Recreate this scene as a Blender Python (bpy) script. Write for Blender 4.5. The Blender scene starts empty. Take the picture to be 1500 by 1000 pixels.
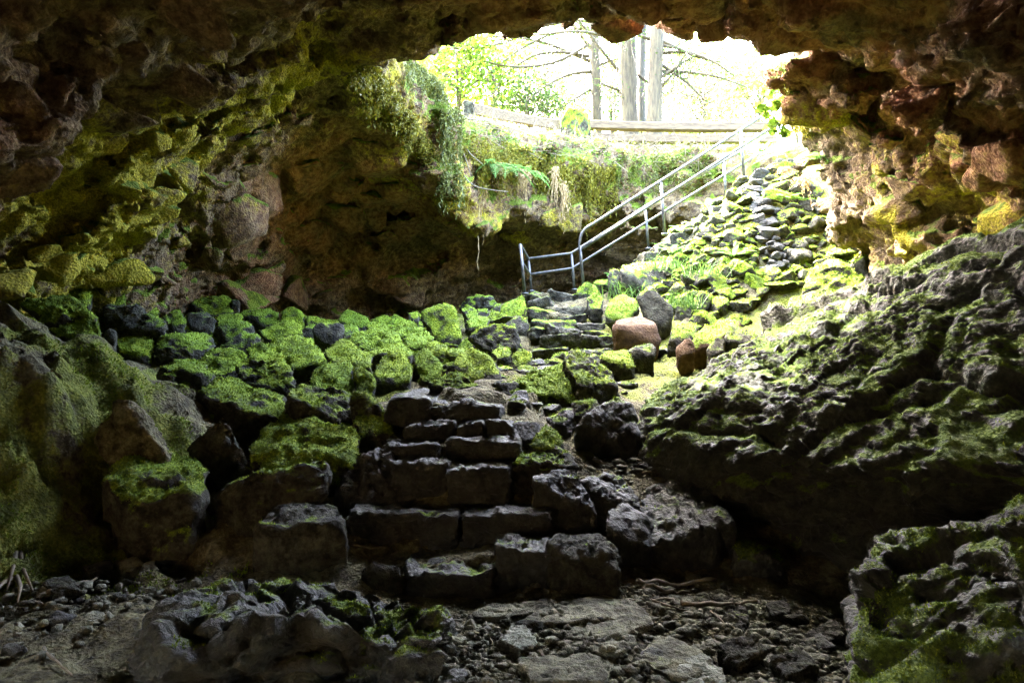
import bpy, bmesh, math, random
import numpy as np
from mathutils import Vector, Matrix

# ---------------------------------------------------------------- camera, sky, sun, exposure
scene = bpy.context.scene
COL = scene.collection
F = 1050.0          # focal length in photo pixels (photo is 1500 wide)
HY = 530.0          # horizon row
EYE = 1.55          # eye height above the cave floor
cam_data = bpy.data.cameras.new("camera")
cam_data.sensor_width = 36.0
cam_data.lens = F / 1500.0 * 36.0
cam_data.shift_y = (HY - 500.0) / 1500.0
cam_data.clip_start = 0.05
cam_data.clip_end = 3000.0
cam = bpy.data.objects.new("camera", cam_data)
cam.location = (0, 0, EYE)
cam.rotation_euler = (math.radians(90), 0, 0)
COL.objects.link(cam)
scene.camera = cam

SUN_DIR = Vector((-0.46, 0.52, 0.72)).normalized()      # towards the sun
SUN_EL = math.asin(SUN_DIR.z)
SUN_AZ = math.atan2(SUN_DIR.x, SUN_DIR.y)
world = bpy.data.worlds.new("World")
scene.world = world
world.use_nodes = True
wn = world.node_tree
wn.nodes.clear()
sky = wn.nodes.new("ShaderNodeTexSky")
sky.sky_type = 'NISHITA'
sky.sun_disc = False
sky.sun_elevation = SUN_EL
sky.sun_rotation = SUN_AZ
sky.air_density = 1.0
sky.dust_density = 7.0
sky.ozone_density = 0.6
bg = wn.nodes.new("ShaderNodeBackground")
bg.inputs['Strength'].default_value = 0.15
wo = wn.nodes.new("ShaderNodeOutputWorld")
wn.links.new(sky.outputs[0], bg.inputs[0])
wn.links.new(bg.outputs[0], wo.inputs[0])
sun_data = bpy.data.lights.new("sun", 'SUN')
sun_data.energy = 2.0
sun_data.angle = math.radians(0.6)
sun_data.color = (1.0, 0.95, 0.84)
sun = bpy.data.objects.new("sun", sun_data)
sun.rotation_euler = (-SUN_DIR).to_track_quat('-Z', 'Y').to_euler()
sun.location = (0, 14, 30)
COL.objects.link(sun)
scene.view_settings.view_transform = 'Standard'
scene.view_settings.look = 'None'
scene.view_settings.gamma = 1.0
scene.view_settings.use_curve_mapping = False
scene.view_settings.exposure = 6.75
scene.cycles.use_denoising = True
scene.cycles.denoising_prefilter = 'NONE'
scene.cycles.use_adaptive_sampling = False
scene.cycles.max_bounces = 6
scene.cycles.diffuse_bounces = 4
scene.cycles.glossy_bounces = 2
scene.cycles.transmission_bounces = 3
scene.cycles.caustics_reflective = False
scene.cycles.caustics_refractive = False
scene.cycles.sample_clamp_indirect = 4.0

rng = np.random.default_rng(7)
random.seed(7)

def P(px, py, d):
    return np.array([(px - 750.0) / F * d, d, EYE + (HY - py) / F * d])

def project(V):
    d = np.maximum(V[:, 1], 0.05)
    return np.stack([750 + V[:, 0] / d * F, HY - (V[:, 2] - EYE) / d * F], 1)

# ---------------------------------------------------------------- noise
def _hash(x, y, z, seed):
    h = (x.astype(np.uint32) * np.uint32(374761393) + y.astype(np.uint32) * np.uint32(668265263)
         + z.astype(np.uint32) * np.uint32(2147483647) + np.uint32((seed * 974711 + 12345) & 0xffffffff))
    h = (h ^ (h >> np.uint32(13))) * np.uint32(1274126177)
    h = (h ^ (h >> np.uint32(16))) * np.uint32(2246822519)
    return h ^ (h >> np.uint32(15))

def gnoise(p, seed=0):
    out = np.empty(len(p), np.float32)
    for s in range(0, len(p), 200000):
        q = p[s:s + 200000].astype(np.float32)
        i = np.floor(q); f = q - i; i = i.astype(np.int32)
        u = f * f * f * (f * (f * 6 - 15) + 10)
        r = 0
        for dx in (0, 1):
            for dy in (0, 1):
                for dz in (0, 1):
                    h = _hash(i[:, 0] + dx, i[:, 1] + dy, i[:, 2] + dz, seed)
                    gx = (h & np.uint32(1023)).astype(np.float32) / 511.5 - 1
                    gy = ((h >> np.uint32(10)) & np.uint32(1023)).astype(np.float32) / 511.5 - 1
                    gz = ((h >> np.uint32(20)) & np.uint32(1023)).astype(np.float32) / 511.5 - 1
                    w = (u[:, 0] if dx else 1 - u[:, 0]) * (u[:, 1] if dy else 1 - u[:, 1]) * (u[:, 2] if dz else 1 - u[:, 2])
                    r = r + w * (gx * (f[:, 0] - dx) + gy * (f[:, 1] - dy) + gz * (f[:, 2] - dz))
        out[s:s + 200000] = r
    return out * 1.4

def fbm(p, scale, octaves=3, seed=0, gain=0.5):
    p = np.asarray(p, np.float32) * scale
    a, r = 1.0, 0
    for o in range(octaves):
        r = r + a * gnoise(p, seed + o * 17)
        p = p * 2.03 + 11.7
        a *= gain
    return r

def worley(p, seed=0):
    """nearest and second distance, and a random number for the nearest cell"""
    p = np.asarray(p, np.float32)
    F1 = np.empty(len(p), np.float32); F2 = F1.copy(); R = F1.copy()
    for s in range(0, len(p), 200000):
        q = p[s:s + 200000]
        i = np.floor(q).astype(np.int32); f = q - i
        d1 = np.full(len(q), 9, np.float32); d2 = d1.copy(); rid = np.zeros(len(q), np.float32)
        for dx in (-1, 0, 1):
            for dy in (-1, 0, 1):
                for dz in (-1, 0, 1):
                    h = _hash(i[:, 0] + dx, i[:, 1] + dy, i[:, 2] + dz, seed)
                    ex = dx + (h & np.uint32(1023)).astype(np.float32) / 1023 - f[:, 0]
                    ey = dy + ((h >> np.uint32(10)) & np.uint32(1023)).astype(np.float32) / 1023 - f[:, 1]
                    ez = dz + ((h >> np.uint32(20)) & np.uint32(1023)).astype(np.float32) / 1023 - f[:, 2]
                    d = ex * ex + ey * ey + ez * ez
                    rr = ((h * np.uint32(2654435761)) >> np.uint32(20)).astype(np.float32) / 4095
                    m = d < d1
                    d2 = np.where(m, d1, np.minimum(d2, d))
                    rid = np.where(m, rr, rid)
                    d1 = np.where(m, d, d1)
        F1[s:s + 200000] = np.sqrt(d1); F2[s:s + 200000] = np.sqrt(d2); R[s:s + 200000] = rid
    return F1, F2, R

def smooth(x, a, b):
    t = np.clip((x - a) / (b - a), 0, 1)
    return t * t * (3 - 2 * t)

# ---------------------------------------------------------------- mesh helpers
def to_mesh(name, V, Fa, attrs=None, flat=False):
    V = np.asarray(V, np.float32); Fa = np.asarray(Fa, np.int32)
    me = bpy.data.meshes.new(name)
    me.vertices.add(len(V)); me.vertices.foreach_set('co', V.ravel())
    n, k = Fa.shape
    me.loops.add(n * k); me.loops.foreach_set('vertex_index', Fa.ravel())
    me.polygons.add(n); me.polygons.foreach_set('loop_start', np.arange(0, n * k, k, dtype=np.int32))
    me.update(calc_edges=True)
    me.validate()
    for a, val in (attrs or {}).items():
        at = me.attributes.new(a, 'FLOAT', 'POINT')
        at.data.foreach_set('value', np.asarray(val, np.float32))
    if not flat:
        me.shade_smooth()
    return me

def normals(V, Fa):
    if Fa.shape[1] == 4:
        n = np.cross(V[Fa[:, 2]] - V[Fa[:, 0]], V[Fa[:, 3]] - V[Fa[:, 1]])
    else:
        n = np.cross(V[Fa[:, 1]] - V[Fa[:, 0]], V[Fa[:, 2]] - V[Fa[:, 0]])
    N = np.zeros_like(V)
    for c in range(3):
        for k in range(Fa.shape[1]):
            N[:, c] += np.bincount(Fa[:, k], n[:, c], len(V))
    return N / np.maximum(np.linalg.norm(N, axis=1, keepdims=True), 1e-9)

def link(name, me, mat=None, parent=None, loc=None):
    o = bpy.data.objects.new(name, me)
    COL.objects.link(o)
    if mat is not None and me is not None and len(me.materials) == 0:
        me.materials.append(mat)
    if parent is not None:
        o.parent = parent
    if loc is not None:
        o.location = [float(c) for c in loc]
    return o

def empty(name, loc):
    return link(name, None, loc=loc)

def tag(o, label=None, cat=None, group=None, kind=None):
    if label: o['label'] = label
    if cat: o['category'] = cat
    if group: o['group'] = group
    if kind: o['kind'] = kind
    return o

class MB:
    """collects tubes and polygons into one mesh"""
    def __init__(s): s.v = []; s.f = []; s.n = 0
    def add(s, V, Fs):
        s.v.append(np.asarray(V, float)); s.f += [tuple(int(i) + s.n for i in f) for f in Fs]; s.n += len(V)
    def tube(s, pts, r, seg=8, cap=True):
        pts = np.asarray(pts, float); n = len(pts)
        r = np.full(n, r) if np.isscalar(r) else np.asarray(r, float)
        T = np.gradient(pts, axis=0); T /= np.maximum(np.linalg.norm(T, axis=1, keepdims=True), 1e-9)
        a = np.array([0, 0, 1.0]) if abs(T[0, 2]) < 0.9 else np.array([1.0, 0, 0])
        u = np.cross(T[0], a); u /= np.linalg.norm(u)
        V = []
        for i in range(n):
            u = u - T[i] * np.dot(u, T[i]); u /= max(np.linalg.norm(u), 1e-9)
            w = np.cross(T[i], u)
            for k in range(seg):
                an = 2 * math.pi * k / seg
                V.append(pts[i] + r[i] * (math.cos(an) * u + math.sin(an) * w))
        Fs = []
        for i in range(n - 1):
            for k in range(seg):
                k2 = (k + 1) % seg
                Fs.append((i * seg + k, i * seg + k2, (i + 1) * seg + k2, (i + 1) * seg + k))
        if cap:
            Fs.append(tuple(reversed(range(seg)))); Fs.append(tuple((n - 1) * seg + k for k in range(seg)))
        s.add(V, Fs)
    def mesh(s, name, base=(0, 0, 0), flat=False):
        me = bpy.data.meshes.new(name)
        V = np.concatenate(s.v) - np.asarray(base)
        me.from_pydata([tuple(v) for v in V], [], s.f); me.update()
        if not flat: me.shade_smooth()
        return me

def tps_fit(XY, Z, lam=0.02):
    n = len(XY)
    d = np.linalg.norm(XY[:, None] - XY[None], axis=2)
    K = np.where(d > 0, d * d * np.log(np.maximum(d, 1e-9)), 0) + lam * np.eye(n)
    Pm = np.hstack([np.ones((n, 1)), XY])
    A = np.block([[K, Pm], [Pm.T, np.zeros((3, 3))]])
    w = np.linalg.solve(A, np.concatenate([Z, np.zeros(3)]))
    def ev(Q):
        out = np.empty(len(Q))
        for s in range(0, len(Q), 20000):
            q = Q[s:s + 20000]
            r = np.linalg.norm(q[:, None] - XY[None], axis=2)
            U = np.where(r > 0, r * r * np.log(np.maximum(r, 1e-9)), 0)
            out[s:s + 20000] = U @ w[:n] + w[n] + q @ w[n + 1:]
        return out
    return ev

# ---------------------------------------------------------------- materials
def nodes(name):
    m = bpy.data.materials.new(name); m.use_nodes = True
    nt = m.node_tree; nt.nodes.clear()
    out = nt.nodes.new('ShaderNodeOutputMaterial')
    b = nt.nodes.new('ShaderNodeBsdfPrincipled')
    nt.links.new(b.outputs[0], out.inputs[0])
    return m, nt, b, out

def ramp(nt, src, lo, hi):
    n = nt.nodes.new('ShaderNodeMapRange'); n.interpolation_type = 'SMOOTHSTEP'
    n.inputs['From Min'].default_value = lo; n.inputs['From Max'].default_value = hi
    nt.links.new(src, n.inputs['Value']); return n.outputs[0]

def mixc(nt, fac, a, b):
    n = nt.nodes.new('ShaderNodeMix'); n.data_type = 'RGBA'
    if isinstance(fac, float): n.inputs[0].default_value = fac
    else: nt.links.new(fac, n.inputs[0])
    for sock, v in ((n.inputs[6], a), (n.inputs[7], b)):
        if isinstance(v, tuple): sock.default_value = v + (1,)
        else: nt.links.new(v, sock)
    return n.outputs[2]

def mth(nt, op, a, b=None):
    n = nt.nodes.new('ShaderNodeMath'); n.operation = op
    for k, v in ((0, a), (1, b)):
        if v is None: continue
        if isinstance(v, (int, float)): n.inputs[k].default_value = v
        else: nt.links.new(v, n.inputs[k])
    return n.outputs[0]

def noise(nt, pos, scale, detail=4, rough=0.6):
    n = nt.nodes.new('ShaderNodeTexNoise')
    n.inputs['Scale'].default_value = scale; n.inputs['Detail'].default_value = detail; n.inputs['Roughness'].default_value = rough
    nt.links.new(pos, n.inputs['Vector']); return n.outputs['Fac']

def attr(nt, name, kind='GEOMETRY'):
    n = nt.nodes.new('ShaderNodeAttribute'); n.attribute_type = kind; n.attribute_name = name
    return n.outputs['Fac']

def rock_material(name, dark, light, moss_a, moss_b, red=None, lichen=None, pores=0.5, wet=False, bump=0.5, bs=1.0):
    m, nt, b, out = nodes(name)
    geo = nt.nodes.new('ShaderNodeNewGeometry'); pos = geo.outputs['Position']
    n1 = noise(nt, pos, 1.7, 5); n2 = noise(nt, pos, 9.0, 6, 0.7); n3 = noise(nt, pos, 45.0, 4, 0.7)
    vor = nt.nodes.new('ShaderNodeTexVoronoi'); vor.inputs['Scale'].default_value = 30 * bs; nt.links.new(pos, vor.inputs['Vector'])
    c = mixc(nt, ramp(nt, n2, 0.35, 0.68), dark, light)
    c = mixc(nt, mth(nt, 'MULTIPLY', ramp(nt, n3, 0.45, 0.75), 0.5), c, tuple(x * 0.45 for x in dark))
    if red:
        c = mixc(nt, mth(nt, 'MULTIPLY', attr(nt, 'red'), ramp(nt, n1, 0.30, 0.6)), c, mixc(nt, ramp(nt, n2, 0.3, 0.7), red[0], red[1]))
    if lichen:
        lm = ramp(nt, mth(nt, 'ADD', attr(nt, 'lichen'), mth(nt, 'MULTIPLY', mth(nt, 'SUBTRACT', n2, 0.5), 1.5)), 0.30, 0.75)
        c = mixc(nt, lm, c, mixc(nt, ramp(nt, n3, 0.3, 0.7), lichen[0], lichen[1]))
    mm = ramp(nt, mth(nt, 'ADD', attr(nt, 'moss'), mth(nt, 'MULTIPLY', mth(nt, 'SUBTRACT', n2, 0.5), 1.3)), 0.38, 0.68)
    mc = mixc(nt, ramp(nt, n3, 0.35, 0.68), moss_a, moss_b)
    mc = mixc(nt, mth(nt, 'MULTIPLY', ramp(nt, noise(nt, pos, 5.5, 4, 0.65), 0.44, 0.64), 0.8), mc, tuple(0.42 * x for x in moss_a))
    oi = nt.nodes.new('ShaderNodeObjectInfo')
    mc = mixc(nt, mth(nt, 'MULTIPLY', ramp(nt, oi.outputs['Random'], 0.2, 1.0), 0.6), mc, mixc(nt, ramp(nt, n3, 0.35, 0.7), tuple(0.8 * x for x in moss_a), tuple(0.85 * x * k for x, k in zip(moss_b, (0.75, 1.0, 1.6)))))
    c = mixc(nt, mm, c, mc)
    nt.links.new(c, b.inputs['Base Color'])
    if wet:
        r = mth(nt, 'ADD', mth(nt, 'MULTIPLY', ramp(nt, n2, 0.3, 0.7), 0.35), 0.48)
        r = mth(nt, 'MAXIMUM', r, mm); nt.links.new(r, b.inputs['Roughness'])
        b.inputs['Specular IOR Level'].default_value = 0.5
    else:
        b.inputs['Roughness'].default_value = 0.9; b.inputs['Specular IOR Level'].default_value = 0.25
    n4 = noise(nt, pos, 130.0, 3, 0.7)
    h = mth(nt, 'ADD', mth(nt, 'MULTIPLY', n2, 1.0), mth(nt, 'MULTIPLY', n3, 0.45))
    h = mth(nt, 'ADD', h, mth(nt, 'MULTIPLY', vor.outputs['Distance'], pores * 0.5))
    h = mth(nt, 'ADD', h, mth(nt, 'MULTIPLY', n4, 0.3))
    bp = nt.nodes.new('ShaderNodeBump'); bp.inputs['Strength'].default_value = bump; bp.inputs['Distance'].default_value = 0.06
    nt.links.new(h, bp.inputs['Height']); nt.links.new(bp.outputs[0], b.inputs['Normal'])
    return m

MOSS_A = (0.085, 0.145, 0.006); MOSS_B = (0.25, 0.33, 0.016)
M = {}
M['cave'] = rock_material('cave_rock', (0.07, 0.046, 0.028), (0.26, 0.19, 0.10), MOSS_A, (0.20, 0.23, 0.025),
                          red=((0.16, 0.06, 0.03), (0.42, 0.20, 0.10)), lichen=((0.15, 0.14, 0.012), (0.45, 0.38, 0.03)), pores=1.0, bump=1.0)
M['boulder'] = rock_material('basalt_boulder', (0.013, 0.012, 0.009), (0.082, 0.080, 0.054), MOSS_A, MOSS_B, pores=0.8, bump=0.9)
M['brown'] = rock_material('brown_rock', (0.055, 0.030, 0.015), (0.13, 0.078, 0.040), MOSS_A, MOSS_B, pores=0.6, bump=0.8)
M['wet'] = rock_material('wet_basalt', (0.010, 0.0095, 0.008), (0.062, 0.062, 0.047), MOSS_A, MOSS_B, pores=0.7, wet=True, bump=0.9)
M['outcrop'] = rock_material('outcrop_rock', (0.010, 0.010, 0.008), (0.070, 0.074, 0.050), (0.07, 0.12, 0.012), (0.19, 0.26, 0.03), pores=0.9, wet=True, bump=1.0)
M['slab'] = rock_material('grey_slab', (0.07, 0.068, 0.052), (0.27, 0.265, 0.185), MOSS_A, MOSS_B, pores=0.5, bump=0.8)
M['pale'] = rock_material('pale_pumice', (0.20, 0.21, 0.17), (0.40, 0.41, 0.35), MOSS_A, MOSS_B, pores=1.0, bump=1.0)
M['dirt'] = rock_material('dirt', (0.045, 0.037, 0.018), (0.21, 0.19, 0.10), (0.10, 0.125, 0.012), (0.24, 0.25, 0.035), pores=1.0, bump=1.0, bs=1.4)

def leaf_material(name, a, b_, trans=0.45, rough=0.6):
    m, nt, b, out = nodes(name)
    geo = nt.nodes.new('ShaderNodeNewGeometry')
    c = mixc(nt, geo.outputs['Random Per Island'], a, b_)
    nt.links.new(c, b.inputs['Base Color']); b.inputs['Roughness'].default_value = rough
    b.inputs['Specular IOR Level'].default_value = 0.25
    if trans:
        t = nt.nodes.new('ShaderNodeBsdfTranslucent'); nt.links.new(c, t.inputs[0])
        mx = nt.nodes.new('ShaderNodeMixShader'); mx.inputs[0].default_value = trans
        nt.links.new(b.outputs[0], mx.inputs[1]); nt.links.new(t.outputs[0], mx.inputs[2]); nt.links.new(mx.outputs[0], out.inputs[0])
    return m
M['tuft'] = leaf_material('moss_tuft', (0.08, 0.13, 0.008), (0.24, 0.32, 0.02), 0.3)
M['hang'] = leaf_material('hanging_moss', (0.04, 0.048, 0.008), (0.12, 0.13, 0.024), 0.35)
M['yellowmoss'] = leaf_material('yellow_moss', (0.07, 0.068, 0.005), (0.19, 0.17, 0.015), 0.35)
M['root'] = leaf_material('brown_root', (0.20, 0.13, 0.06), (0.34, 0.25, 0.11), 0.15)
M['fern'] = leaf_material('fern_green', (0.06, 0.15, 0.03), (0.14, 0.27, 0.06), 0.45)
M['grass'] = leaf_material('grass_green', (0.04, 0.09, 0.015), (0.10, 0.17, 0.035), 0.35)
M['twig'] = leaf_material('dead_twig', (0.08, 0.06, 0.04), (0.20, 0.16, 0.11), 0)
M['leaf_bright'] = leaf_material('maple_leaf', (0.05, 0.10, 0.009), (0.11, 0.17, 0.018), 0.55)
M['leaf_dark'] = leaf_material('conifer_leaf', (0.02, 0.04, 0.01), (0.05, 0.085, 0.02), 0.4)
M['leaf_pale'] = leaf_material('pale_leaf', (0.06, 0.10, 0.018), (0.12, 0.17, 0.032), 0.55)

def wood_material(name, dark, light, scale, stretch, bump=0.5):
    m, nt, b, out = nodes(name)
    tc = nt.nodes.new('ShaderNodeTexCoord'); mp = nt.nodes.new('ShaderNodeMapping')
    mp.inputs['Scale'].default_value = stretch; nt.links.new(tc.outputs['Object'], mp.inputs[0])
    n1 = noise(nt, mp.outputs[0], scale, 6, 0.7)
    nt.links.new(mixc(nt, ramp(nt, n1, 0.3, 0.7), dark, light), b.inputs['Base Color'])
    b.inputs['Roughness'].default_value = 0.85
    bp = nt.nodes.new('ShaderNodeBump'); bp.inputs['Strength'].default_value = bump; bp.inputs['Distance'].default_value = 0.04
    nt.links.new(n1, bp.inputs['Height']); nt.links.new(bp.outputs[0], b.inputs['Normal'])
    return m
M['bark'] = wood_material('tree_bark', (0.014, 0.009, 0.0035), (0.066, 0.049, 0.022), 5.0, (3, 3, 0.5), 1.0)
M['bark_dark'] = wood_material('dark_bark', (0.015, 0.012, 0.008), (0.04, 0.033, 0.023), 5.0, (3, 3, 0.5), 1.0)
M['plank'] = wood_material('weathered_plank', (0.035, 0.021, 0.009), (0.095, 0.066, 0.034), 4.0, (0.6, 6, 6), 0.4)
M['stick'] = wood_material('dry_stick', (0.07, 0.055, 0.033), (0.19, 0.155, 0.10), 9.0, (1, 1, 1), 0.5)
def metal():
    m, nt, b, out = nodes('galvanised_steel')
    geo = nt.nodes.new('ShaderNodeNewGeometry')
    n1 = noise(nt, geo.outputs['Position'], 14.0, 5)
    nt.links.new(mixc(nt, ramp(nt, n1, 0.35, 0.7), (0.035, 0.036, 0.036), (0.09, 0.088, 0.082)), b.inputs['Base Color'])
    b.inputs['Metallic'].default_value = 0.4
    nt.links.new(mth(nt, 'ADD', mth(nt, 'MULTIPLY', n1, 0.3), 0.25), b.inputs['Roughness'])
    return m
M['metal'] = metal()
# ---------------------------------------------------------------- cave shell
def pts(L): return np.array([P(*q) for q in L])
LIP = [(560, 95, 10.0), (600, 92, 9.5), (640, 84, 9.2), (700, 48, 9.0), (780, 46, 8.9), (812, 20, 8.8), (850, 22, 8.8), (890, 40, 8.7), (905, 48, 8.7), (940, 42, 8.6),
       (1000, 62, 8.6), (1065, 87, 8.7), (1090, 112, 8.8), (1140, 118, 9.0), (1163, 150, 9.4), (1176, 187, 9.9)]
LEFT_EDGE = [(575, 120, 10.8), (605, 180, 12.0), (640, 245, 13.6), (655, 292, 15.0)]
BACK_EDGE = [(690, 322, 16.0), (760, 330, 16.8), (850, 332, 17.4), (950, 320, 18.0)]
ceil_pts = list(LIP) + LEFT_EDGE + BACK_EDGE + [
    # left side: wall, then the side chamber's roof and back
    (0, 0, 4.0), (0, 120, 4.8), (0, 200, 5.5), (0, 340, 6.8), (0, 430, 7.5), (-200, 300, 5.2), (-200, 100, 4.0),
    (150, 0, 4.7), (150, 150, 6.0), (150, 250, 7.4), (150, 350, 8.5), (150, 440, 9.5),
    (220, 290, 9.0), (240, 420, 11.0), (300, 0, 5.6), (300, 150, 7.5), (300, 250, 10.0), (320, 340, 13.0), (320, 400, 14.0), (320, 455, 14.8),
    (450, 0, 6.6), (450, 100, 8.5), (450, 180, 11.0), (450, 280, 14.5), (450, 370, 17.0), (450, 455, 18.0),
    (560, 0, 7.4), (540, 170, 12.3), (560, 270, 15.6), (580, 370, 18.3), (600, 450, 19.5),
    (660, 370, 18.8), (740, 380, 19.5), (760, 440, 20.6), (850, 380, 20.0), (900, 430, 21.0), (960, 380, 20.0), (1000, 420, 20.6),
    (750, 0, 8.1), (750, -100, 6.4),
    # right side
    (880, 0, 7.9), (1000, 0, 7.2), (1100, 0, 6.6), (1100, 60, 7.8), (1200, 0, 6.1), (1200, 100, 7.9), (1300, 0, 5.6), (1300, 150, 7.2), (1300, 300, 9.3),
    (1400, 0, 5.0), (1400, 150, 6.3), (1400, 300, 8.0), (1400, 380, 9.0), (1500, 0, 4.4), (1500, 150, 5.3), (1500, 250, 6.1), (1500, 340, 7.0), (1500, 430, 7.6), (1700, 200, 4.6),
    (1225, 225, 10.2), (1200, 275, 11.6), (1245, 345, 11.4), (1300, 395, 11.0)]
CP = pts(ceil_pts)
extra = np.array([[0, 4, 3.3], [0, 0, 3.0], [2.3, 0, 2.2], [-2.3, 0, 2.2], [4.2, 0, 0.2], [-4.2, 0, 0.2], [4.9, 2, 0.2], [-4.9, 2, 0.2], [5.3, 0, -2.5], [-5.3, 0, -2.5],
                  [-6.4, 7.5, -1.5], [-6.3, 4, -2], [6.3, 4, -2], [-7.0, 10, -1.0], [-7.2, 14, -1.0], [7.0, 8, -1.5], [0, -2.5, 2.7], [2.5, -2.5, 1.6], [-2.5, -2.5, 1.6], [0, -4.5, 2.4],
                  [-5.0, 20, -0.5], [-1.5, 22, -0.3], [2, 23, 0], [5.5, 22.5, 0.5], [-8, 17, -1]], float)
extra[:, 2] += EYE
CP = np.vstack([CP, extra])
ceil_f = tps_fit(CP[:, :2], CP[:, 2], 0.03)

PIT = np.vstack([pts(LIP)[:, :2], np.array([[4.35, 10.9], [4.75, 12.0], [6.2, 12.6], [9.5, 13.0], [9.5, 17.5], [6.5, 18.3]]), pts(BACK_EDGE)[::-1, :2], pts(LEFT_EDGE)[::-1, :2]])
GROUND = 5.42 + EYE

def poly_sd(Q, poly):
    """signed distance in plan, positive inside"""
    n = len(poly); best = np.full(len(Q), 1e9); inside = np.zeros(len(Q), bool)
    for i in range(n):
        a = poly[i]; b = poly[(i + 1) % n]; e = b - a; w = Q - a
        t = np.clip((w @ e) / max(e @ e, 1e-9), 0, 1)
        best = np.minimum(best, np.linalg.norm(w - t[:, None] * e, axis=1))
        c = ((a[1] > Q[:, 1]) != (b[1] > Q[:, 1])) & (Q[:, 0] < (b[0] - a[0]) * (Q[:, 1] - a[1]) / (b[1] - a[1] + 1e-12) + a[0])
        inside ^= c
    return np.where(inside, best, -best)

def surf_nets(val, axes_map):
    """naive surface nets: val>0 is open air; returns vertices in world space and quads facing the air"""
    s = val > 0
    nx, ny, nz = val.shape
    cnt = np.zeros((nx - 1, ny - 1, nz - 1), np.int8)
    for dx in (0, 1):
        for dy in (0, 1):
            for dz in (0, 1):
                cnt += s[dx:nx - 1 + dx, dy:ny - 1 + dy, dz:nz - 1 + dz]
    act = (cnt > 0) & (cnt < 8)
    I, J, K = np.nonzero(act)
    idx = np.full(act.shape, -1, np.int32); idx[I, J, K] = np.arange(len(I))
    acc = np.zeros((len(I), 3)); num = np.zeros(len(I))
    corners = [(a, b, c) for a in (0, 1) for b in (0, 1) for c in (0, 1)]
    for a in corners:
        for ax in range(3):
            if a[ax]: continue
            b = list(a); b[ax] = 1
            va = val[I + a[0], J + a[1], K + a[2]]; vb = val[I + b[0], J + b[1], K + b[2]]
            m = (va > 0) != (vb > 0)
            t = va / np.where(m, va - vb, 1)
            p = np.array(a, float)[None] + np.zeros((len(I), 3)); p[:, ax] += t
            acc += np.where(m[:, None], p, 0); num += m
    V = acc / num[:, None] + np.stack([I, J, K], 1)
    quads = []
    for ax in range(3):
        o = [(0, 1, 2), (1, 2, 0), (2, 0, 1)][ax]
        sl0 = [slice(None)] * 3; sl1 = [slice(None)] * 3
        sl0[ax] = slice(0, -1); sl1[ax] = slice(1, None)
        for d in o[1:]:
            sl0[d] = slice(1, -1); sl1[d] = slice(1, -1)
        A = s[tuple(sl0)]; B = s[tuple(sl1)]
        e = np.argwhere(A != B)
        e[:, o[1]] += 1; e[:, o[2]] += 1
        flip = A[tuple((e - np.array([1 if d in o[1:] else 0 for d in range(3)])).T)]
        q = []
        for (du, dv) in ((0, 0), (-1, 0), (-1, -1), (0, -1)):
            g = e.copy(); g[:, o[1]] += du; g[:, o[2]] += dv
            q.append(idx[g[:, 0], g[:, 1], g[:, 2]])
        q = np.stack(q, 1)
        q[~flip] = q[~flip][:, ::-1]
        quads.append(q)
    Q = np.concatenate(quads); Q = Q[(Q >= 0).all(1)]
    return axes_map(V), Q

def subdivide(V, Q):
    n = len(V)
    E = np.concatenate([Q[:, [0, 1]], Q[:, [1, 2]], Q[:, [2, 3]], Q[:, [3, 0]]]); E.sort(axis=1)
    key = E[:, 0].astype(np.int64) * n + E[:, 1]
    uk, inv = np.unique(key, return_inverse=True)
    a = uk // n; b = uk % n
    mid = (V[a] + V[b]) / 2
    fc = V[Q].mean(1)
    m = len(Q)
    e0, e1, e2, e3 = (inv[k * m:(k + 1) * m] + n for k in range(4))
    f = np.arange(m) + n + len(uk)
    NQ = np.concatenate([np.stack([Q[:, 0], e0, f, e3], 1), np.stack([e0, Q[:, 1], e1, f], 1), np.stack([f, e1, Q[:, 2], e2], 1), np.stack([e3, f, e2, Q[:, 3]], 1)])
    return np.vstack([V, mid, fc]), NQ

def growth(V, N):
    def near(c, r): return np.exp(-np.sum(((V - P(*c)) / r) ** 2, axis=1))
    n1 = fbm(V, 0.9, 4, 61); n2 = fbm(V, 2.6, 3, 66)
    lich = 1.15 * near((170, 370, 9.0), 2.3) + 0.9 * near((20, 400, 7.0), 1.6) + 0.95 * near((590, 170, 11.6), 1.5) + 0.6 * near((655, 280, 14.5), 1.5) + 0.75 * near((1290, 345, 10), 1.6) \
        + 0.7 * near((1180, 190, 9.8), 0.9) + 0.55 * near((1420, 340, 8.0), 1.3) + 0.5 * near((450, 130, 9), 1.6) + 0.45 * near((330, 190, 8), 1.5) + 0.5 * near((780, 330, 17), 3.0)
    lich = lich * (0.66 + 0.5 * n1 + 0.3 * n2) + 0.12 * n1
    red = 0.95 * near((1300, 100, 7), 3.0) + 0.85 * near((480, 300, 15), 3.0) + 0.5 * near((900, 20, 8), 2.0) + 0.25 * near((100, 100, 5), 3) + 0.3 * n1
    moss = smooth(N[:, 2] + 0.5 * n2, 0.1, 0.8) * smooth(V[:, 1], 6, 9) + 0.9 * smooth(V[:, 2], GROUND - 2.0, GROUND - 0.2) * smooth(V[:, 1], 11, 13) * (0.6 + n2) + 0.4 * near((330, 420, 13), 2)
    return lich, np.clip(red, 0, 1), moss

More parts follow.
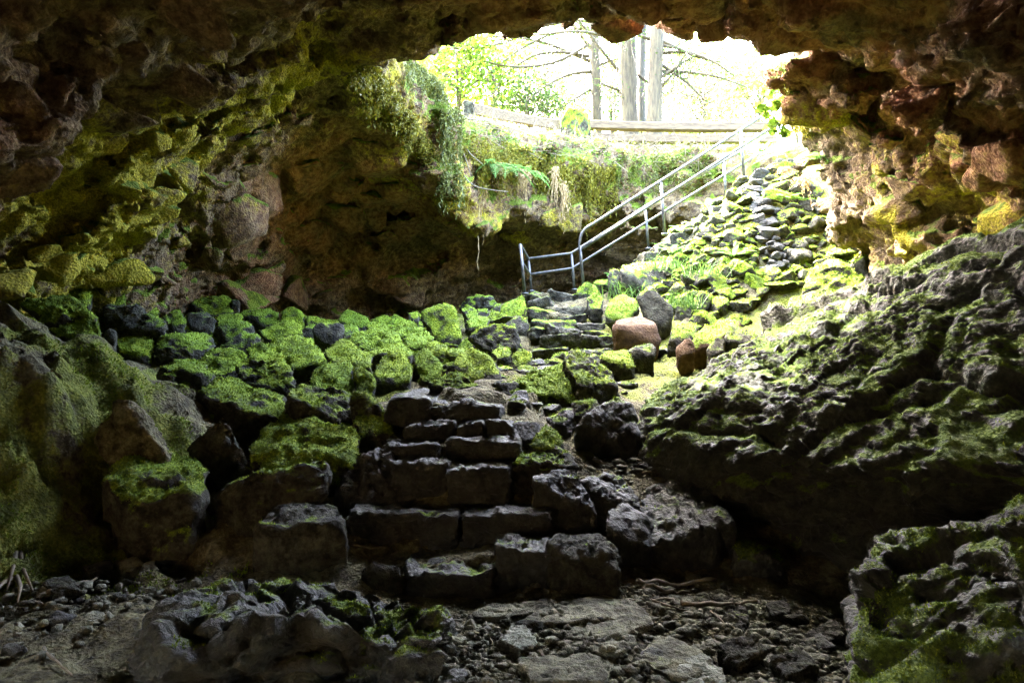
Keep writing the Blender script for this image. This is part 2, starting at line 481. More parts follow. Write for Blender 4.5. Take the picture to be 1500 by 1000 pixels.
def build_cave():
    C0, D = 10.0, 0.0056
    ga = np.arange(-0.62, 0.62, D); gb = np.arange(-0.06, 0.50, D)
    gw = np.arange(math.log(5.6), math.log(34.0), D)
    S = np.exp(gw)
    X = ga[:, None] * S[None]; Y = np.broadcast_to(S[None] - C0, X.shape)
    Q2 = np.stack([X.ravel(), Y.ravel()], 1)
    warp = np.stack([Q2[:, 0], Q2[:, 1], np.zeros(len(Q2))], 1)
    ce = ceil_f(Q2)
    e = 0.15
    gx = (ceil_f(Q2 + [e, 0]) - ce) / e; gy = (ceil_f(Q2 + [0, e]) - ce) / e
    sl = np.sqrt(1 + np.minimum(gx * gx + gy * gy, 25))
    ax = np.abs(Q2[:, 0])
    lim = np.where(Q2[:, 1] < 2.5, 4.2 + EYE - 3.0 * np.maximum(ax - 3.0, 0), 99)
    ce = np.clip(np.minimum(ce, lim), -4, 4.7 + EYE)
    pd = poly_sd(Q2, PIT) + 0.22 * fbm(warp, 0.9, 3, 5)
    sh = X.shape
    ce, sl, pd = ce.reshape(sh), sl.reshape(sh), pd.reshape(sh)
    gnd = GROUND + 0.25 * fbm(warp, 0.5, 3, 9).reshape(sh) + np.maximum(0, 10.5 - Y) * 0.12
    Z = EYE + gb[:, None, None] * S[None, None, :]                                  # b, w
    Z = np.broadcast_to(gb[None, :, None] * S[None, None, :] + EYE, (len(ga), len(gb), len(gw)))
    val = np.maximum((ce / sl)[:, None, :] - Z / sl[:, None, :], pd[:, None, :])
    val = np.maximum(val, Z - gnd[:, None, :]).astype(np.float32)
    band = np.abs(val) < 0.75
    I, J, K = np.nonzero(band)
    p = np.stack([ga[I] * S[K], S[K] - C0, EYE + gb[J] * S[K]], 1).astype(np.float32)
    # broken lava: tilted blocks that stand proud by different amounts, over rolling swells
    q = p + 0.22 * np.stack([fbm(p, 1.1, 2, 31), fbm(p, 1.1, 2, 32), fbm(p, 1.1, 2, 33)], 1)
    rot = np.array([[0.93, 0.18, 0.32], [-0.26, 0.94, 0.22], [-0.26, -0.29, 0.92]], np.float32)
    q = q @ rot.T
    f1, f2, r = worley(q * np.array([0.85, 0.7, 1.5], np.float32), 3)
    amp = 0.50 * (r - 0.5) + 0.10 * (1 - smooth(f2 - f1, 0.0, 0.10))
    f1b, f2b, rb = worley(q * np.array([2.0, 1.6, 3.2], np.float32), 8)
    amp += 0.20 * (rb - 0.5) + 0.05 * (1 - smooth(f2b - f1b, 0.0, 0.10))
    amp += 0.22 * fbm(p, 0.55, 2, 41) + 0.17 * smooth(p[:, 1], 6.5, 8.5) * smooth(-p[:, 1], -13.5, -11.5)
    air = Z[I, J, K] - gnd[I, K]
    val[I, J, K] += np.where(air > -0.25, 0.15 * amp, amp).astype(np.float32)
    val[:, :2, :] = np.where(val[:, :2, :] > -9, val[:, :2, :], val[:, :2, :])
    def wmap(V):
        s = np.exp(gw[0] + V[:, 2] * D)
        return np.stack([(ga[0] + V[:, 0] * D) * s, s - C0, EYE + (gb[0] + V[:, 1] * D) * s], 1)
    V, Q = surf_nets(val, wmap)
    # leave out what lies far outside the view
    c = V[Q].mean(1)
    keep = ~((c[:, 2] > GROUND - 0.4) & (c[:, 1] < 7.5))
    Q = Q[keep]
    used = np.unique(Q); mp = np.full(len(V), -1); mp[used] = np.arange(len(used)); V = V[used]; Q = mp[Q]
    V, Q = subdivide(V, Q)
    N = normals(V, Q)
    # relax the voxel steps, then add the fine relief
    for _ in range(1):
        acc = np.zeros_like(V); num = np.zeros(len(V))
        for k in range(4):
            a = Q[:, k]; b = Q[:, (k + 1) % 4]
            for cc in range(3):
                acc[:, cc] += np.bincount(a, V[b, cc], len(V)) + np.bincount(b, V[a, cc], len(V))
            num += np.bincount(a, minlength=len(V)) + np.bincount(b, minlength=len(V))
        V = 0.6 * V + 0.4 * acc / np.maximum(num, 1)[:, None]
    N = normals(V, Q)
    f1, f2, r = worley((V + 0.06 * N) @ rot.T * np.array([4.6, 4.0, 7.5]), 21)
    V = V + N * (0.09 * (r - 0.5) - 0.05 * (1 - smooth(f2 - f1, 0, 0.14)) + 0.05 * fbm(V, 3.2, 3, 51) + 0.018 * fbm(V, 15.0, 2, 55))[:, None]
    N = normals(V, Q)
    # growths and rock colour, by place
    lich, red, moss = growth(V, N)
    me = to_mesh('cave_rock', V, Q, {'lichen': lich, 'red': red, 'moss': moss})
    o = link('cave_ceiling', me, M['cave'])
    tag(o, kind='structure')
    return V, N, Q, o

CAVE_V, CAVE_N, CAVE_Q, CAVE = build_cave()

def build_tunnel():
    """the cave goes on behind the viewer and ends in the dark"""
    ring = [(-2.9, -0.6), (-3.4, 0.6), (-3.2, 2.0), (-2.4, 3.1), (-1.0, 3.7), (0.6, 3.75), (2.2, 3.2), (3.2, 2.1), (3.5, 0.7), (3.0, -0.6)]
    m = len(ring); V, Q = [], []
    ys = np.linspace(-3.0, -20.0, 18)
    for k, y in enumerate(ys):
        for (x, z) in ring: V.append((x + 0.8 * math.sin(y * 0.3) - 0.8 * math.sin(-0.9), y, z + 0.15 * math.sin(y)))
    for k in range(len(ys) - 1):
        for i in range(m): Q.append((k * m + i, k * m + (i + 1) % m, (k + 1) * m + (i + 1) % m, (k + 1) * m + i))
    e = (len(ys) - 1) * m; V.append((0, -20.5, 1.5)); 
    for i in range(m): Q.append((e + i, e + (i + 1) % m, len(V) - 1, len(V) - 1))
    f0 = len(V)
    for i, (x, z) in enumerate(ring): V.append((x * 3.2, -3.02, (z - 1.5) * 3.2 + 1.5))
    for i in range(m): Q.append((i, f0 + i, f0 + (i + 1) % m, (i + 1) % m))
    V = np.array(V); V = V + 0.12 * np.stack([fbm(V, 0.8, 2, 3), fbm(V, 0.8, 2, 4), fbm(V, 0.8, 2, 5)], 1)
    me = bpy.data.meshes.new('cave_tunnel'); me.from_pydata([tuple(v) for v in V], [], [tuple(dict.fromkeys(q)) for q in Q]); me.update()
    tag(link('cave_tunnel', me, M['cave']), kind='structure')
build_tunnel()

# ---------------------------------------------------------------- cave floor
floor_ctrl = [(700, 1000, 3.3), (750, 900, 4.3), (1100, 1000, 3.4), (1100, 885, 4.5), (1000, 868, 4.8), (1250, 900, 4.6), (100, 872, 4.3), (250, 856, 4.6), (450, 860, 4.6), (0, 905, 4.0), (300, 1000, 3.4), (0, 1000, 3.3),
    (560, 840, 4.75), (840, 875, 4.55), (880, 700, 5.9), (960, 708, 5.8), (920, 668, 6.3), (650, 822, 4.95), (650, 752, 5.3), (650, 692, 5.65), (650, 655, 5.9), (650, 600, 6.3), (700, 578, 7.0), (760, 552, 8.5), (800, 530, 10.3),
    (530, 700, 5.5), (540, 650, 6.0),
    (830, 516, 11.2), (825, 470, 12.9), (820, 434, 14.6), (800, 430, 15.6), (900, 425, 15.5),
    (450, 660, 5.9), (350, 640, 6.3), (300, 580, 7.6), (500, 545, 8.8), (300, 510, 10.3), (600, 510, 10.8), (250, 480, 12.2), (400, 475, 13.6), (600, 472, 14.6), (700, 462, 14.6), (120, 480, 9.0), (60, 470, 8.0),
    (0, 488, 5.6), (100, 512, 6.0), (200, 552, 6.2), (262, 592, 6.2), (0, 640, 5.0), (90, 640, 5.3), (0, 800, 4.6), (80, 790, 4.9), (150, 690, 5.5), (-150, 640, 4.6), (-150, 470, 5.0), (300, 800, 5.1), (420, 760, 5.3),
    (900, 460, 13.0), (1000, 480, 11.8), (950, 530, 10.2), (1100, 440, 12.3), (1040, 358, 13.6), (1095, 290, 14.2), (1200, 385, 12.9), (1135, 252, 14.7), (1300, 405, 11.8), (970, 560, 8.6), (920, 610, 7.2),
    (1180, 300, 13.8), (1190, 250, 14.6), (970, 395, 14.0), (900, 425, 14.2)]
FP = pts(floor_ctrl)
for _i, (_x, _y, _d) in enumerate(floor_ctrl):      # the ground lies lower than the boulder tops one sees
    if _x < 620 and 462 < _y < 705 and _d > 5.4 and not (_x < 270 and _d < 6.3): FP[_i, 2] -= 0.20
fx = np.array([[5.2, 6.5, -0.6], [4.2, 4.2, -1.55], [5.5, 2, -1.5], [-5.5, 2, -1.0], [0, 0, -1.55], [3, 0, -1.55], [-3, 0, -1.5], [0, -4, -1.5], [-7.5, 12, 0.7], [-7, 17, 0.8], [-1.5, 19, 0.9], [2.5, 20.5, 1.3], [6, 19.5, 3.2], [6.8, 14.5, 4.6], [7.5, 10.5, 1.0],
               [4.6, 15.8, 3.3], [3.0, 15.9, 2.3], [1.7, 15.8, 1.45], [9.5, 14.8, 5.4], [9.5, 20, 5.5]], float)
fx[:, 2] += EYE
FP = np.vstack([FP, fx])
floor_raw = tps_fit(FP[:, :2], FP[:, 2], 0.01)
def floor_z(x, y): return float(floor_raw(np.array([[x, y]]))[0])

def pix_inside(V, poly):
    q = project(V); poly = np.array(poly, float)
    return poly_sd(q, poly) > 0

def build_floor():
    C0, D = 7.0, 0.0042
    ga = np.arange(-0.80, 0.80, D); gw = np.arange(math.log(3.5), math.log(31.0), D)
    S = np.exp(gw)
    X = (ga[:, None] * S[None]).ravel(); Y = np.broadcast_to(S[None] - C0, (len(ga), len(gw))).ravel()
    z = floor_raw(np.stack([X, Y], 1))
    z = np.clip(z, -1.0, 8)
    V = np.stack([X, Y, z], 1)
    near = smooth(-V[:, 1], -5.5, -4.5)
    f1, f2, r = worley(V * [2.2, 2.2, 2.2], 14)
    rough = 0.07 * fbm(V, 1.6, 3, 71) + 0.035 * fbm(V, 6.0, 3, 72) + 0.012 * fbm(V, 24, 2, 73)
    bank = near_bank(V)
    V[:, 2] += rough + bank * (0.24 * fbm(V, 1.3, 3, 75) + 0.13 * fbm(V, 4, 4, 76) + 0.20 * (r - 0.5) - 0.10 * (1 - smooth(f2 - f1, 0, 0.12))) + (V[:, 1] > 6) * 0.10 * (r - 0.5) * (1 - bank)
    na, nw = len(ga), len(gw)
    i = np.arange(na - 1)[:, None] * nw + np.arange(nw - 1)[None]
    i = i.ravel()
    Q = np.stack([i, i + nw, i + nw + 1, i + 1], 1)
    N = normals(V, Q)
    n1 = fbm(V, 1.4, 4, 81)
    far = smooth(V[:, 1], 6.2, 8.0)
    stairs = smooth(-np.abs(V[:, 0] + 0.3 - 0.12 * (V[:, 1] - 6)), -0.9, -0.5) * smooth(V[:, 1], 4, 5)
    moss = bank * (0.82 + 0.8 * n1) + far * (0.62 + 0.6 * n1) * (1 - 0.35 * stairs) + 0.10 * n1
    me = to_mesh('cave_floor', V, Q, {'moss': moss})
    o = link('cave_floor', me, M['dirt']); tag(o, kind='structure')
    return V, N, Q

def near_bank(V):
    c = P(40, 620, 5.3)
    d = (V - c) / np.array([1.6, 1.5, 3.0])
    return np.exp(-np.sum(d * d, 1) ** 1.5)

FLOOR_V, FLOOR_N, FLOOR_Q = build_floor()
# ---------------------------------------------------------------- rocks
_ico = {}
def ico(lv):
    if lv not in _ico:
        bm = bmesh.new(); bmesh.ops.create_icosphere(bm, subdivisions=lv, radius=1.0)
        bm.verts.ensure_lookup_table()
        _ico[lv] = (np.array([v.co[:] for v in bm.verts]), np.array([[v.index for v in f.verts] for f in bm.faces]))
        bm.free()
    return _ico[lv]

def hull_planes(pts_):
    bm = bmesh.new()
    for p in pts_: bm.verts.new([float(c) for c in p])
    r = bmesh.ops.convex_hull(bm, input=bm.verts)
    bmesh.ops.delete(bm, geom=[g for g in set(r['geom_interior'] + r['geom_unused']) if isinstance(g, bmesh.types.BMVert)], context='VERTS')
    bm.normal_update()
    used = np.array([v.co[:] for v in bm.verts])
    ctr = (used.min(0) + used.max(0)) / 2 * 0.5 + used.mean(0) * 0.5
    Np, Cp = [], []
    for f in bm.faces:
        if f.calc_area() < 1e-6: continue
        n = np.array(f.normal[:]); c = float(n @ (np.array(f.verts[0].co[:]) - ctr))
        if c < 0: n, c = -n, -c
        if any(n @ m > 0.992 and abs(c - e) < 0.04 * max(c, e) for m, e in zip(Np, Cp)): continue
        Np.append(n); Cp.append(max(c, 1e-3))
    bm.free()
    return ctr, np.array(Np), np.array(Cp), used

_u = np.array([0.80, -0.35, 0.49]); _u /= np.linalg.norm(_u); _w = np.cross(_u, [0.2, 0.85, 0.4]); _w /= np.linalg.norm(_w)
STR = np.stack([_u, np.cross(_w, _u), _w])       # bedding of the outcrop: long axis runs down to the left

def rock_geo(points, lv=4, seed=0, rough=1.0, sharp=40, strata=None, blocks=1.0, cuts=4):
    points = np.asarray(points, float)
    ctr, Np, Cp, used = hull_planes(points)
    half = (used.max(0) - used.min(0)) / 2
    size = float(np.cbrt(np.prod(half))) * 2
    U, T = ico(lv)
    D = U * half
    # a few random extra cuts take the corners off
    r_ = np.random.default_rng(seed)
    en, ec = [], []
    for k in range(cuts):
        n = r_.normal(size=3); n /= np.linalg.norm(n)
        s = np.max((used - ctr) @ n)
        en.append(n); ec.append(s * r_.uniform(0.86, 0.99))
    Np = np.vstack([Np, en]); Cp = np.concatenate([Cp, ec])
    A = np.maximum(D @ Np.T, 0) / Cp
    r = np.sum(A ** sharp, axis=1) ** (-1.0 / sharp)
    V = ctr + D * r[:, None]
    lo, hi = V.min(0), V.max(0); ul, uh = used.min(0), used.max(0)
    V = (V - (lo + hi) / 2) * ((uh - ul) / (hi - lo)) + (ul + uh) / 2
    N = normals(V, T)
    off = seed * 3.17
    Q = V + off
    f1, f2, rr = worley(Q * (3.2 / size), seed % 50)
    disp = 0.042 * size * fbm(Q, 1.6 / size, 3, seed) + blocks * 0.085 * size * (rr - 0.5) * smooth(f2 - f1, 0.0, 0.12)
    if strata is not None:
        for sc_, am_ in ((1.1, 0.22), (2.4, 0.10), (6.0, 0.04)):
            k1, k2, kr = worley(((V + 0.12 * fbm(V, 2.0, 2, 77)[:, None]) @ STR.T) * np.array([0.55, 1.0, 1.5]) * sc_, seed % 40 + 1)
            disp = disp + am_ * (kr - 0.5) - 0.25 * am_ * (1 - smooth(k2 - k1, 0, 0.10))
        m, freq, amp = strata
        t = (V @ np.asarray(m)) * freq + 1.1 * fbm(V, 0.9, 3, seed + 5)
        fr = t - np.floor(t)
        disp = disp + amp * (np.sqrt(fr) - 0.5) * (0.6 + 0.8 * fbm(V, 1.3, 2, seed + 7))
    if lv >= 4:
        disp = disp + 0.03 * min(1, size) * fbm(Q, 5.5, 3, seed + 3)
    if lv >= 5:
        g1, g2, gr = worley(Q * 9.0, seed % 50 + 3)
        disp = disp + 0.014 * fbm(Q, 19.0, 2, seed + 4) + 0.022 * (gr - 0.5) * smooth(g2 - g1, 0, 0.2) - 0.012 * (1 - smooth(g2 - g1, 0, 0.15))
    V = V + N * (rough * disp)[:, None]
    return V, T, normals(V, T)

def moss_mask(V, N, level, seed=0, dirn=(0, 0.12, 1.0)):
    n1 = fbm(V + seed, 1.5, 3, 91); n2 = fbm(V + seed, 6.0, 3, 95)
    d = np.asarray(dirn); d = d / np.linalg.norm(d)
    return np.clip((N @ d) * 0.9 + 0.35 * n1 + 0.28 * n2 + (level - 0.64) * 1.6, -0.3, 1.2)

def tufts(V, T, N, mask, base, spacing, height, seed=0, most=9000, thr=0.5, mat='tuft'):
    r_ = np.random.default_rng(seed)
    a = np.linalg.norm(np.cross(V[T[:, 1]] - V[T[:, 0]], V[T[:, 2]] - V[T[:, 0]]), axis=1) / 2
    w = a * (mask[T].mean(1) > thr)
    tot = w.sum()
    if tot <= 0: return None
    n = int(min(most, tot / spacing ** 2))
    if n < 6: return None
    t = r_.choice(len(T), n, p=w / tot)
    b = r_.random((n, 2)); fl = b.sum(1) > 1; b[fl] = 1 - b[fl]
    p = V[T[t, 0]] + b[:, :1] * (V[T[t, 1]] - V[T[t, 0]]) + b[:, 1:] * (V[T[t, 2]] - V[T[t, 0]])
    nn = N[T[t, 0]]
    vs = []
    hh = height * r_.uniform(0.5, 1.3, n)[:, None]
    for k in range(2):
        tan = np.cross(nn, r_.normal(size=(n, 3))); tan /= np.maximum(np.linalg.norm(tan, axis=1, keepdims=True), 1e-6)
        tip = p + nn * hh + tan * hh * 0.6 * r_.normal(size=(n, 1)) + np.array([0, 0, 0.15]) * hh
        side = np.cross(nn, tan) * hh * 0.36
        vs += [p - side - nn * hh * 0.2, p + side - nn * hh * 0.2, tip]
    Vt = np.stack(vs, 1).reshape(-1, 3) - base
    Ft = np.arange(len(Vt)).reshape(-1, 3)
    return to_mesh('moss', Vt, Ft, flat=True)

ROCKS = []
MARKS = []        # where the labelled things stand, so that small stones can be named after them
def add_rock(name, points, label, cat, mat='boulder', moss=0.6, seed=0, lv=4, group=None, rough=1.0, sharp=80, strata=None, parent=None, tuft=True, blocks=1.0, pbase=None, dirn=(0, 0.12, 1), cuts=4):
    V, T, N = rock_geo(points, lv, seed, rough, sharp, strata, blocks, cuts)
    mk = moss_mask(V, N, moss, seed, dirn)
    base = np.array([(V[:, 0].min() + V[:, 0].max()) / 2, (V[:, 1].min() + V[:, 1].max()) / 2, V[:, 2].min()])
    me = to_mesh(name, V - base, T, {'moss': mk})
    if parent is None:
        o = link(name, me, M[mat], loc=base); tag(o, label, cat, group)
        if name != 'stone': MARKS.append((project(V.mean(0)[None])[0], label))
    else:
        o = link(name, me, M[mat], parent, loc=base - pbase)
    if tuft and moss > 0.3:
        d = max(3.0, base[1])
        mk = mk - 0.25 * np.maximum(0, -fbm(V, 4.5, 2, 33))
        tm = tufts(V, T, N, mk, base, 0.0042 * d, 0.0017 * d + 0.004, seed, 4500)
        if tm: tag(link('moss', tm, M['tuft'], o), kind='stuff')
    return o

DY_Y = [430, 440, 455, 480, 500, 520, 560, 600, 650, 700, 760, 800, 850, 900, 1000]
DY_D = [15.0, 14.6, 14.0, 11.9, 10.4, 9.2, 7.7, 6.8, 6.1, 5.6, 5.2, 5.0, 4.7, 4.3, 3.5]
def dfl(y): return float(np.interp(y, DY_Y, DY_D))

def pix_rock(poly, d=None, t=None, lean=0.5, sink=0.25):
    """points of a boulder whose outline in the photo is poly; each gets a depth of its own"""
    xs = [p[0] for p in poly]; ys = [p[1] for p in poly]
    y0, y1 = min(ys), max(ys)
    if d is None: d = dfl(y1)
    wm = (max(xs) - min(xs)) / F * d
    if t is None: t = 0.85 * wm
    out = []
    cx, cy = sum(xs) / len(xs), sum(ys) / len(ys)
    for p in poly:
        fr = p[2] if len(p) > 2 else lean * (y1 - p[1]) / max(y1 - y0, 1)
        out.append(P(p[0], p[1], d + fr * t))
    for p in poly:
        q = P(cx + (p[0] - cx) * 0.72, cy + (p[1] - cy) * 0.72 + (y1 - y0) * 0.1, d + t); out.append(q)
    low = sorted(poly, key=lambda p: -p[1])[:3]
    for p in low:
        q = P(p[0], p[1], d + 0.1 * t); q[2] -= sink; out.append(q)
        q = P(cx + (p[0] - cx) * 0.7, p[1], d + 0.9 * t); q[2] -= sink; out.append(q)
    return out

def boulder(label, poly, d=None, t=None, lean=0.5, moss=0.75, mat='boulder', cat='boulder', group=None, name='boulder', **kw):
    xs = [p[0] for p in poly]; ys = [p[1] for p in poly]
    sz = max(max(xs) - min(xs), max(ys) - min(ys))
    lv = 6 if sz > 260 else 5 if sz > 75 else 4
    ROCKS.append(1)
    if group == G1:      # gaps stay open between neighbours
        cx, cy = sum(xs) / len(xs), sum(ys) / len(ys)
        poly = [(cx + (p[0] - cx) * 0.93, cy + (p[1] - cy) * 0.95) + tuple(p[2:]) for p in poly]
    return add_rock(name, pix_rock(poly, d, t, lean, kw.pop('sink', 0.25)), label, cat, mat, moss, seed=100 + len(ROCKS), lv=kw.pop('lv', lv), group=group, **kw)

G1 = 'boulders on the slope left of the stairs'
def z3(L): return [(x / 2.5, 400 + y / 2.5) + tuple(r) for x, y, *r in L]
def z4(L): return [(450 + x / 2.5, 400 + y / 2.5) + tuple(r) for x, y, *r in L]
def zb(L): return [(150 + x / 5, 420 + y / 5) + tuple(r) for x, y, *r in L]
def zc(L): return [(420 + x / 4.347, 430 + y / 4.347) + tuple(r) for x, y, *r in L]
def zt(L): return [(860 + x / 4.347, 330 + y / 4.347) + tuple(r) for x, y, *r in L]

def build_boulders():
    b = boulder
    # --- left slope, back rows
    b('big bright yellow-green mossy boulder perched above the left bank', z3([(80, 122), (150, 95), (240, 75), (300, 108), (370, 170), (388, 262), (330, 262), (265, 242), (150, 168)]), 7.4, 1.0, 0.7, 0.95, group=G1)
    b('mossy rounded boulder behind the bright perched boulder at far left', z3([(180, 60), (240, 18), (310, 40), (335, 85), (320, 112), (230, 90)]), 9.2, 0.9, 0.5, 0.9, group=G1)
    b('mossy block against the yellow left wall, above the grey-faced boulder', z3([(330, 60), (390, 20), (440, 30), (470, 90), (440, 125), (340, 110)]), 10.3, 0.9, 0.4, 0.85, group=G1)
    b('flat-faced grey boulder right of the bright perched boulder', zb([(0, 150), (60, 130), (130, 165), (230, 150), (350, 230), (480, 305), (440, 340), (180, 340), (20, 300)]), 9.2, 1.0, 0.35, 0.50, group=G1)
    b('mossy stone sloping behind the flat-faced grey boulder', zb([(210, 120), (300, 115), (400, 150), (430, 205), (350, 225), (230, 180)]), 11.0, 0.9, 0.5, 0.85, group=G1)
    b('small upright grey stone below the flat-faced grey boulder', zb([(15, 330), (60, 310), (105, 350), (95, 450), (50, 465), (20, 430)]), 7.9, 0.4, 0.2, 0.35, group=G1)
    b('flat low stone with a bright yellow-green cap in the left slope', zb([(105, 430), (120, 380), (200, 345), (320, 355), (390, 400), (370, 470), (260, 500), (130, 480)]), 8.8, 0.8, 0.7, 0.9, group=G1)
    b('grey-fronted mossy stone beside the flat-faced grey boulder', zb([(440, 220), (490, 180), (560, 175), (610, 220), (600, 300), (500, 310)]), 11.2, 0.8, 0.4, 0.7, group=G1)
    b('pale grey cracked boulder with a flat top, far back of the slope', zb([(610, 200), (640, 183), (760, 185), (840, 240), (830, 300), (740, 320), (630, 290)]), 11.6, 0.9, 0.3, 0.42, group=G1)
    b('high yellow-green domed boulder on the far edge of the slope', zb([(640, 140), (740, 90), (830, 65), (920, 80), (950, 120), (950, 210), (850, 225), (750, 190)]), 13.8, 1.2, 0.35, 0.72, group=G1)
    b('small upright block at the right of the domed back boulder', zb([(950, 90), (1005, 92), (1000, 190), (955, 195)]), 13.9, 0.5, 0.15, 0.6, group=G1)
    b('low bright mossy stone in front of the domed back boulder', zb([(830, 230), (900, 200), (1010, 195), (1050, 225), (990, 260), (860, 275)]), 12.6, 0.8, 0.6, 0.9, group=G1)
    b('long flat-fronted mossy slab at the back of the slope', zb([(990, 190), (1060, 160), (1230, 150), (1300, 180), (1305, 270), (1200, 285), (1080, 240)]), 13.2, 1.1, 0.3, 0.75, group=G1)
    b('slanting mossy block at the right of the long back slab', zb([(1310, 190), (1400, 150), (1480, 210), (1490, 340), (1440, 330), (1320, 250)]), 13.0, 0.9, 0.4, 0.85, group=G1)
    b('round two-toned boulder with a bare grey patch, middle of the slope', zb([(825, 310), (870, 270), (980, 240), (1100, 270), (1175, 380), (1120, 450), (1010, 465), (890, 420)]), 10.6, 1.1, 0.5, 0.62, group=G1)
    b('pointed mossy boulder with a pale front, behind the wide flat slab', zb([(1150, 340), (1260, 280), (1400, 235), (1460, 300), (1460, 350), (1330, 370), (1180, 390)]), 11.2, 1.0, 0.5, 0.85, group=G1)
    b('dark-fronted square boulder under the pale cracked boulder', zb([(365, 470), (380, 410, .1), (440, 370, .15), (560, 365, .2), (640, 350, .8), (780, 350, 1), (850, 420, .8), (790, 460, .3), (620, 470, .2), (600, 530, 0), (480, 560, 0), (380, 540, 0)]), 8.9, 0.9, 0.3, 0.62, group=G1)
    b('broad bumpy mossy boulder beside the dark-fronted square boulder', zb([(590, 520), (660, 460), (800, 455), (960, 450), (1065, 500), (1060, 560), (960, 620), (830, 650), (720, 600)]), 8.6, 1.1, 0.6, 0.82, group=G1)
    b('wide flat mossy slab in the middle of the slope', z3([(905, 285), (950, 255), (1050, 232), (1150, 225), (1190, 290), (1180, 345), (1060, 355), (930, 310)]), 9.0, 1.6, 0.75, 0.88, group=G1)
    b('smooth box-shaped mossy boulder below the wide flat slab', zb([(970, 590), (1030, 545), (1100, 530), (1330, 535), (1380, 590), (1395, 690), (1320, 760), (1150, 740), (1000, 660)]), 8.0, 1.0, 0.45, 0.78, group=G1)
    b('round-backed dark boulder at the top of the left bank', zb([(370, 650), (400, 590, .1), (500, 560, .3), (600, 540, .7), (700, 560, .8), (800, 620, .7), (815, 670), (740, 740, .05), (640, 770, 0), (480, 760, 0)]), 7.4, 0.9, 0.3, 0.62, group=G1)
    b('large black-fronted boulder with a shaggy moss cap, left slope', zb([(670, 800, 0), (800, 690, .2), (870, 650, .6), (1000, 660, .9), (1150, 730, .9), (1280, 770, .8), (1350, 860, .4), (1365, 950, .1), (1290, 960, 0), (1180, 1010, 0), (1050, 1090, 0), (860, 1010, 0), (720, 880, 0)]), 6.5, 0.95, 0.3, 0.66, group=G1)
    b('small mossy cube at the foot of the round-backed dark boulder', zb([(590, 980), (680, 885), (720, 875), (820, 885), (830, 970), (800, 1030), (660, 1020)]), 6.5, 0.45, 0.3, 0.8, group=G1)
    # --- left slope, middle and right
    b('yellow-green wedge at the far back edge near the dark wall', zc([(325, 170), (350, 130), (390, 108), (470, 130), (535, 180), (490, 210), (400, 195)]), 13.6, 0.9, 0.5, 0.85, group=G1)
    b('smooth grey-green back stone left of the yellow-green wedge', zc([(120, 150), (170, 140), (270, 180), (240, 225), (150, 235)]), 13.0, 0.8, 0.4, 0.7, group=G1)
    b('dark triangular-sided block behind the pyramid boulder', zc([(160, 240), (200, 195), (320, 180), (370, 230), (360, 290), (290, 325), (200, 290)]), 10.6, 0.9, 0.25, 0.55, group=G1)
    b('pale mossy stone right of the dark triangular-sided block', zc([(345, 210), (400, 185), (470, 215), (430, 260), (370, 275)]), 11.4, 0.7, 0.5, 0.8, group=G1)
    b('flat grey-green stone lying along the back edge of the slope', zc([(500, 205), (545, 180), (640, 200), (690, 240), (620, 240), (530, 220)]), 12.6, 0.8, 0.5, 0.72, group=G1)
    b('wide domed mossy boulder with a dark hollow under its crest', zc([(380, 290), (430, 255), (520, 220), (600, 215), (690, 260), (760, 320), (700, 340), (560, 380), (470, 340)]), 9.9, 1.2, 0.6, 0.9, group=G1)
    b('pyramid-shaped mossy boulder with a sharp pale ridge', zc([(240, 380), (300, 330), (380, 292), (470, 340), (555, 400), (550, 470), (420, 460), (290, 440)]), 8.5, 1.0, 0.7, 0.82, group=G1)
    b('squat mossy boulder under the pyramid-shaped one', zc([(155, 520), (230, 445), (330, 430), (415, 435), (440, 530), (435, 640), (300, 620), (170, 600)]), 7.6, 0.85, 0.6, 0.86, group=G1)
    b('narrow mossy stone leaning on the squat boulder by the steps', zc([(425, 460), (480, 445), (550, 520), (565, 580), (510, 640), (445, 620)]), 7.5, 0.5, 0.5, 0.86, group=G1)
    b('rounded knobbly mossy boulder above the head of the lower steps', zc([(550, 480), (600, 400), (680, 365), (760, 380), (815, 470), (800, 560), (700, 580), (570, 570)]), 8.0, 0.9, 0.65, 0.9, group=G1)
    b('humped mossy boulder behind the rounded knobbly boulder', zc([(560, 385), (640, 335), (720, 310), (800, 360), (790, 400), (700, 380)]), 9.2, 0.8, 0.6, 0.9, group=G1)
    b('sharp-edged mossy boulder standing on a corner above the steps', zc([(785, 380), (880, 345), (930, 390), (1020, 490), (950, 540), (860, 560), (820, 500)]), 8.2, 0.8, 0.55, 0.82, group=G1)
    b('tall upright mossy boulder standing out at the back of the slope', zc([(848, 130), (900, 100), (960, 75), (1020, 60), (1085, 65), (1110, 150), (1120, 280), (1040, 325), (980, 260), (870, 190)]), 11.3, 1.0, 0.4, 0.88, group=G1)
    b('small square stone at the left foot of the tall upright boulder', zc([(775, 120), (840, 110), (845, 180), (780, 180)]), 13.2, 0.6, 0.2, 0.75, group=G1)
    b('pointed green stone left of the tall upright boulder', zc([(685, 225), (740, 170), (780, 165), (840, 200), (800, 240), (700, 250)]), 11.6, 0.7, 0.5, 0.85, group=G1)
    b('smooth low mossy stone below the pointed green stone', zc([(690, 250), (740, 215), (870, 205), (890, 235), (800, 280), (720, 285)]), 10.8, 0.7, 0.6, 0.9, group=G1)
    b('jagged mossy stone in front of the tall upright boulder', zc([(745, 300), (800, 260), (900, 235), (940, 295), (860, 345), (770, 340)]), 10.2, 0.8, 0.6, 0.86, group=G1)
    b('flat mossy stone lying below the tall upright boulder', zc([(880, 330), (930, 295), (1010, 330), (1050, 365), (960, 375)]), 9.4, 0.7, 0.7, 0.92, group=G1)
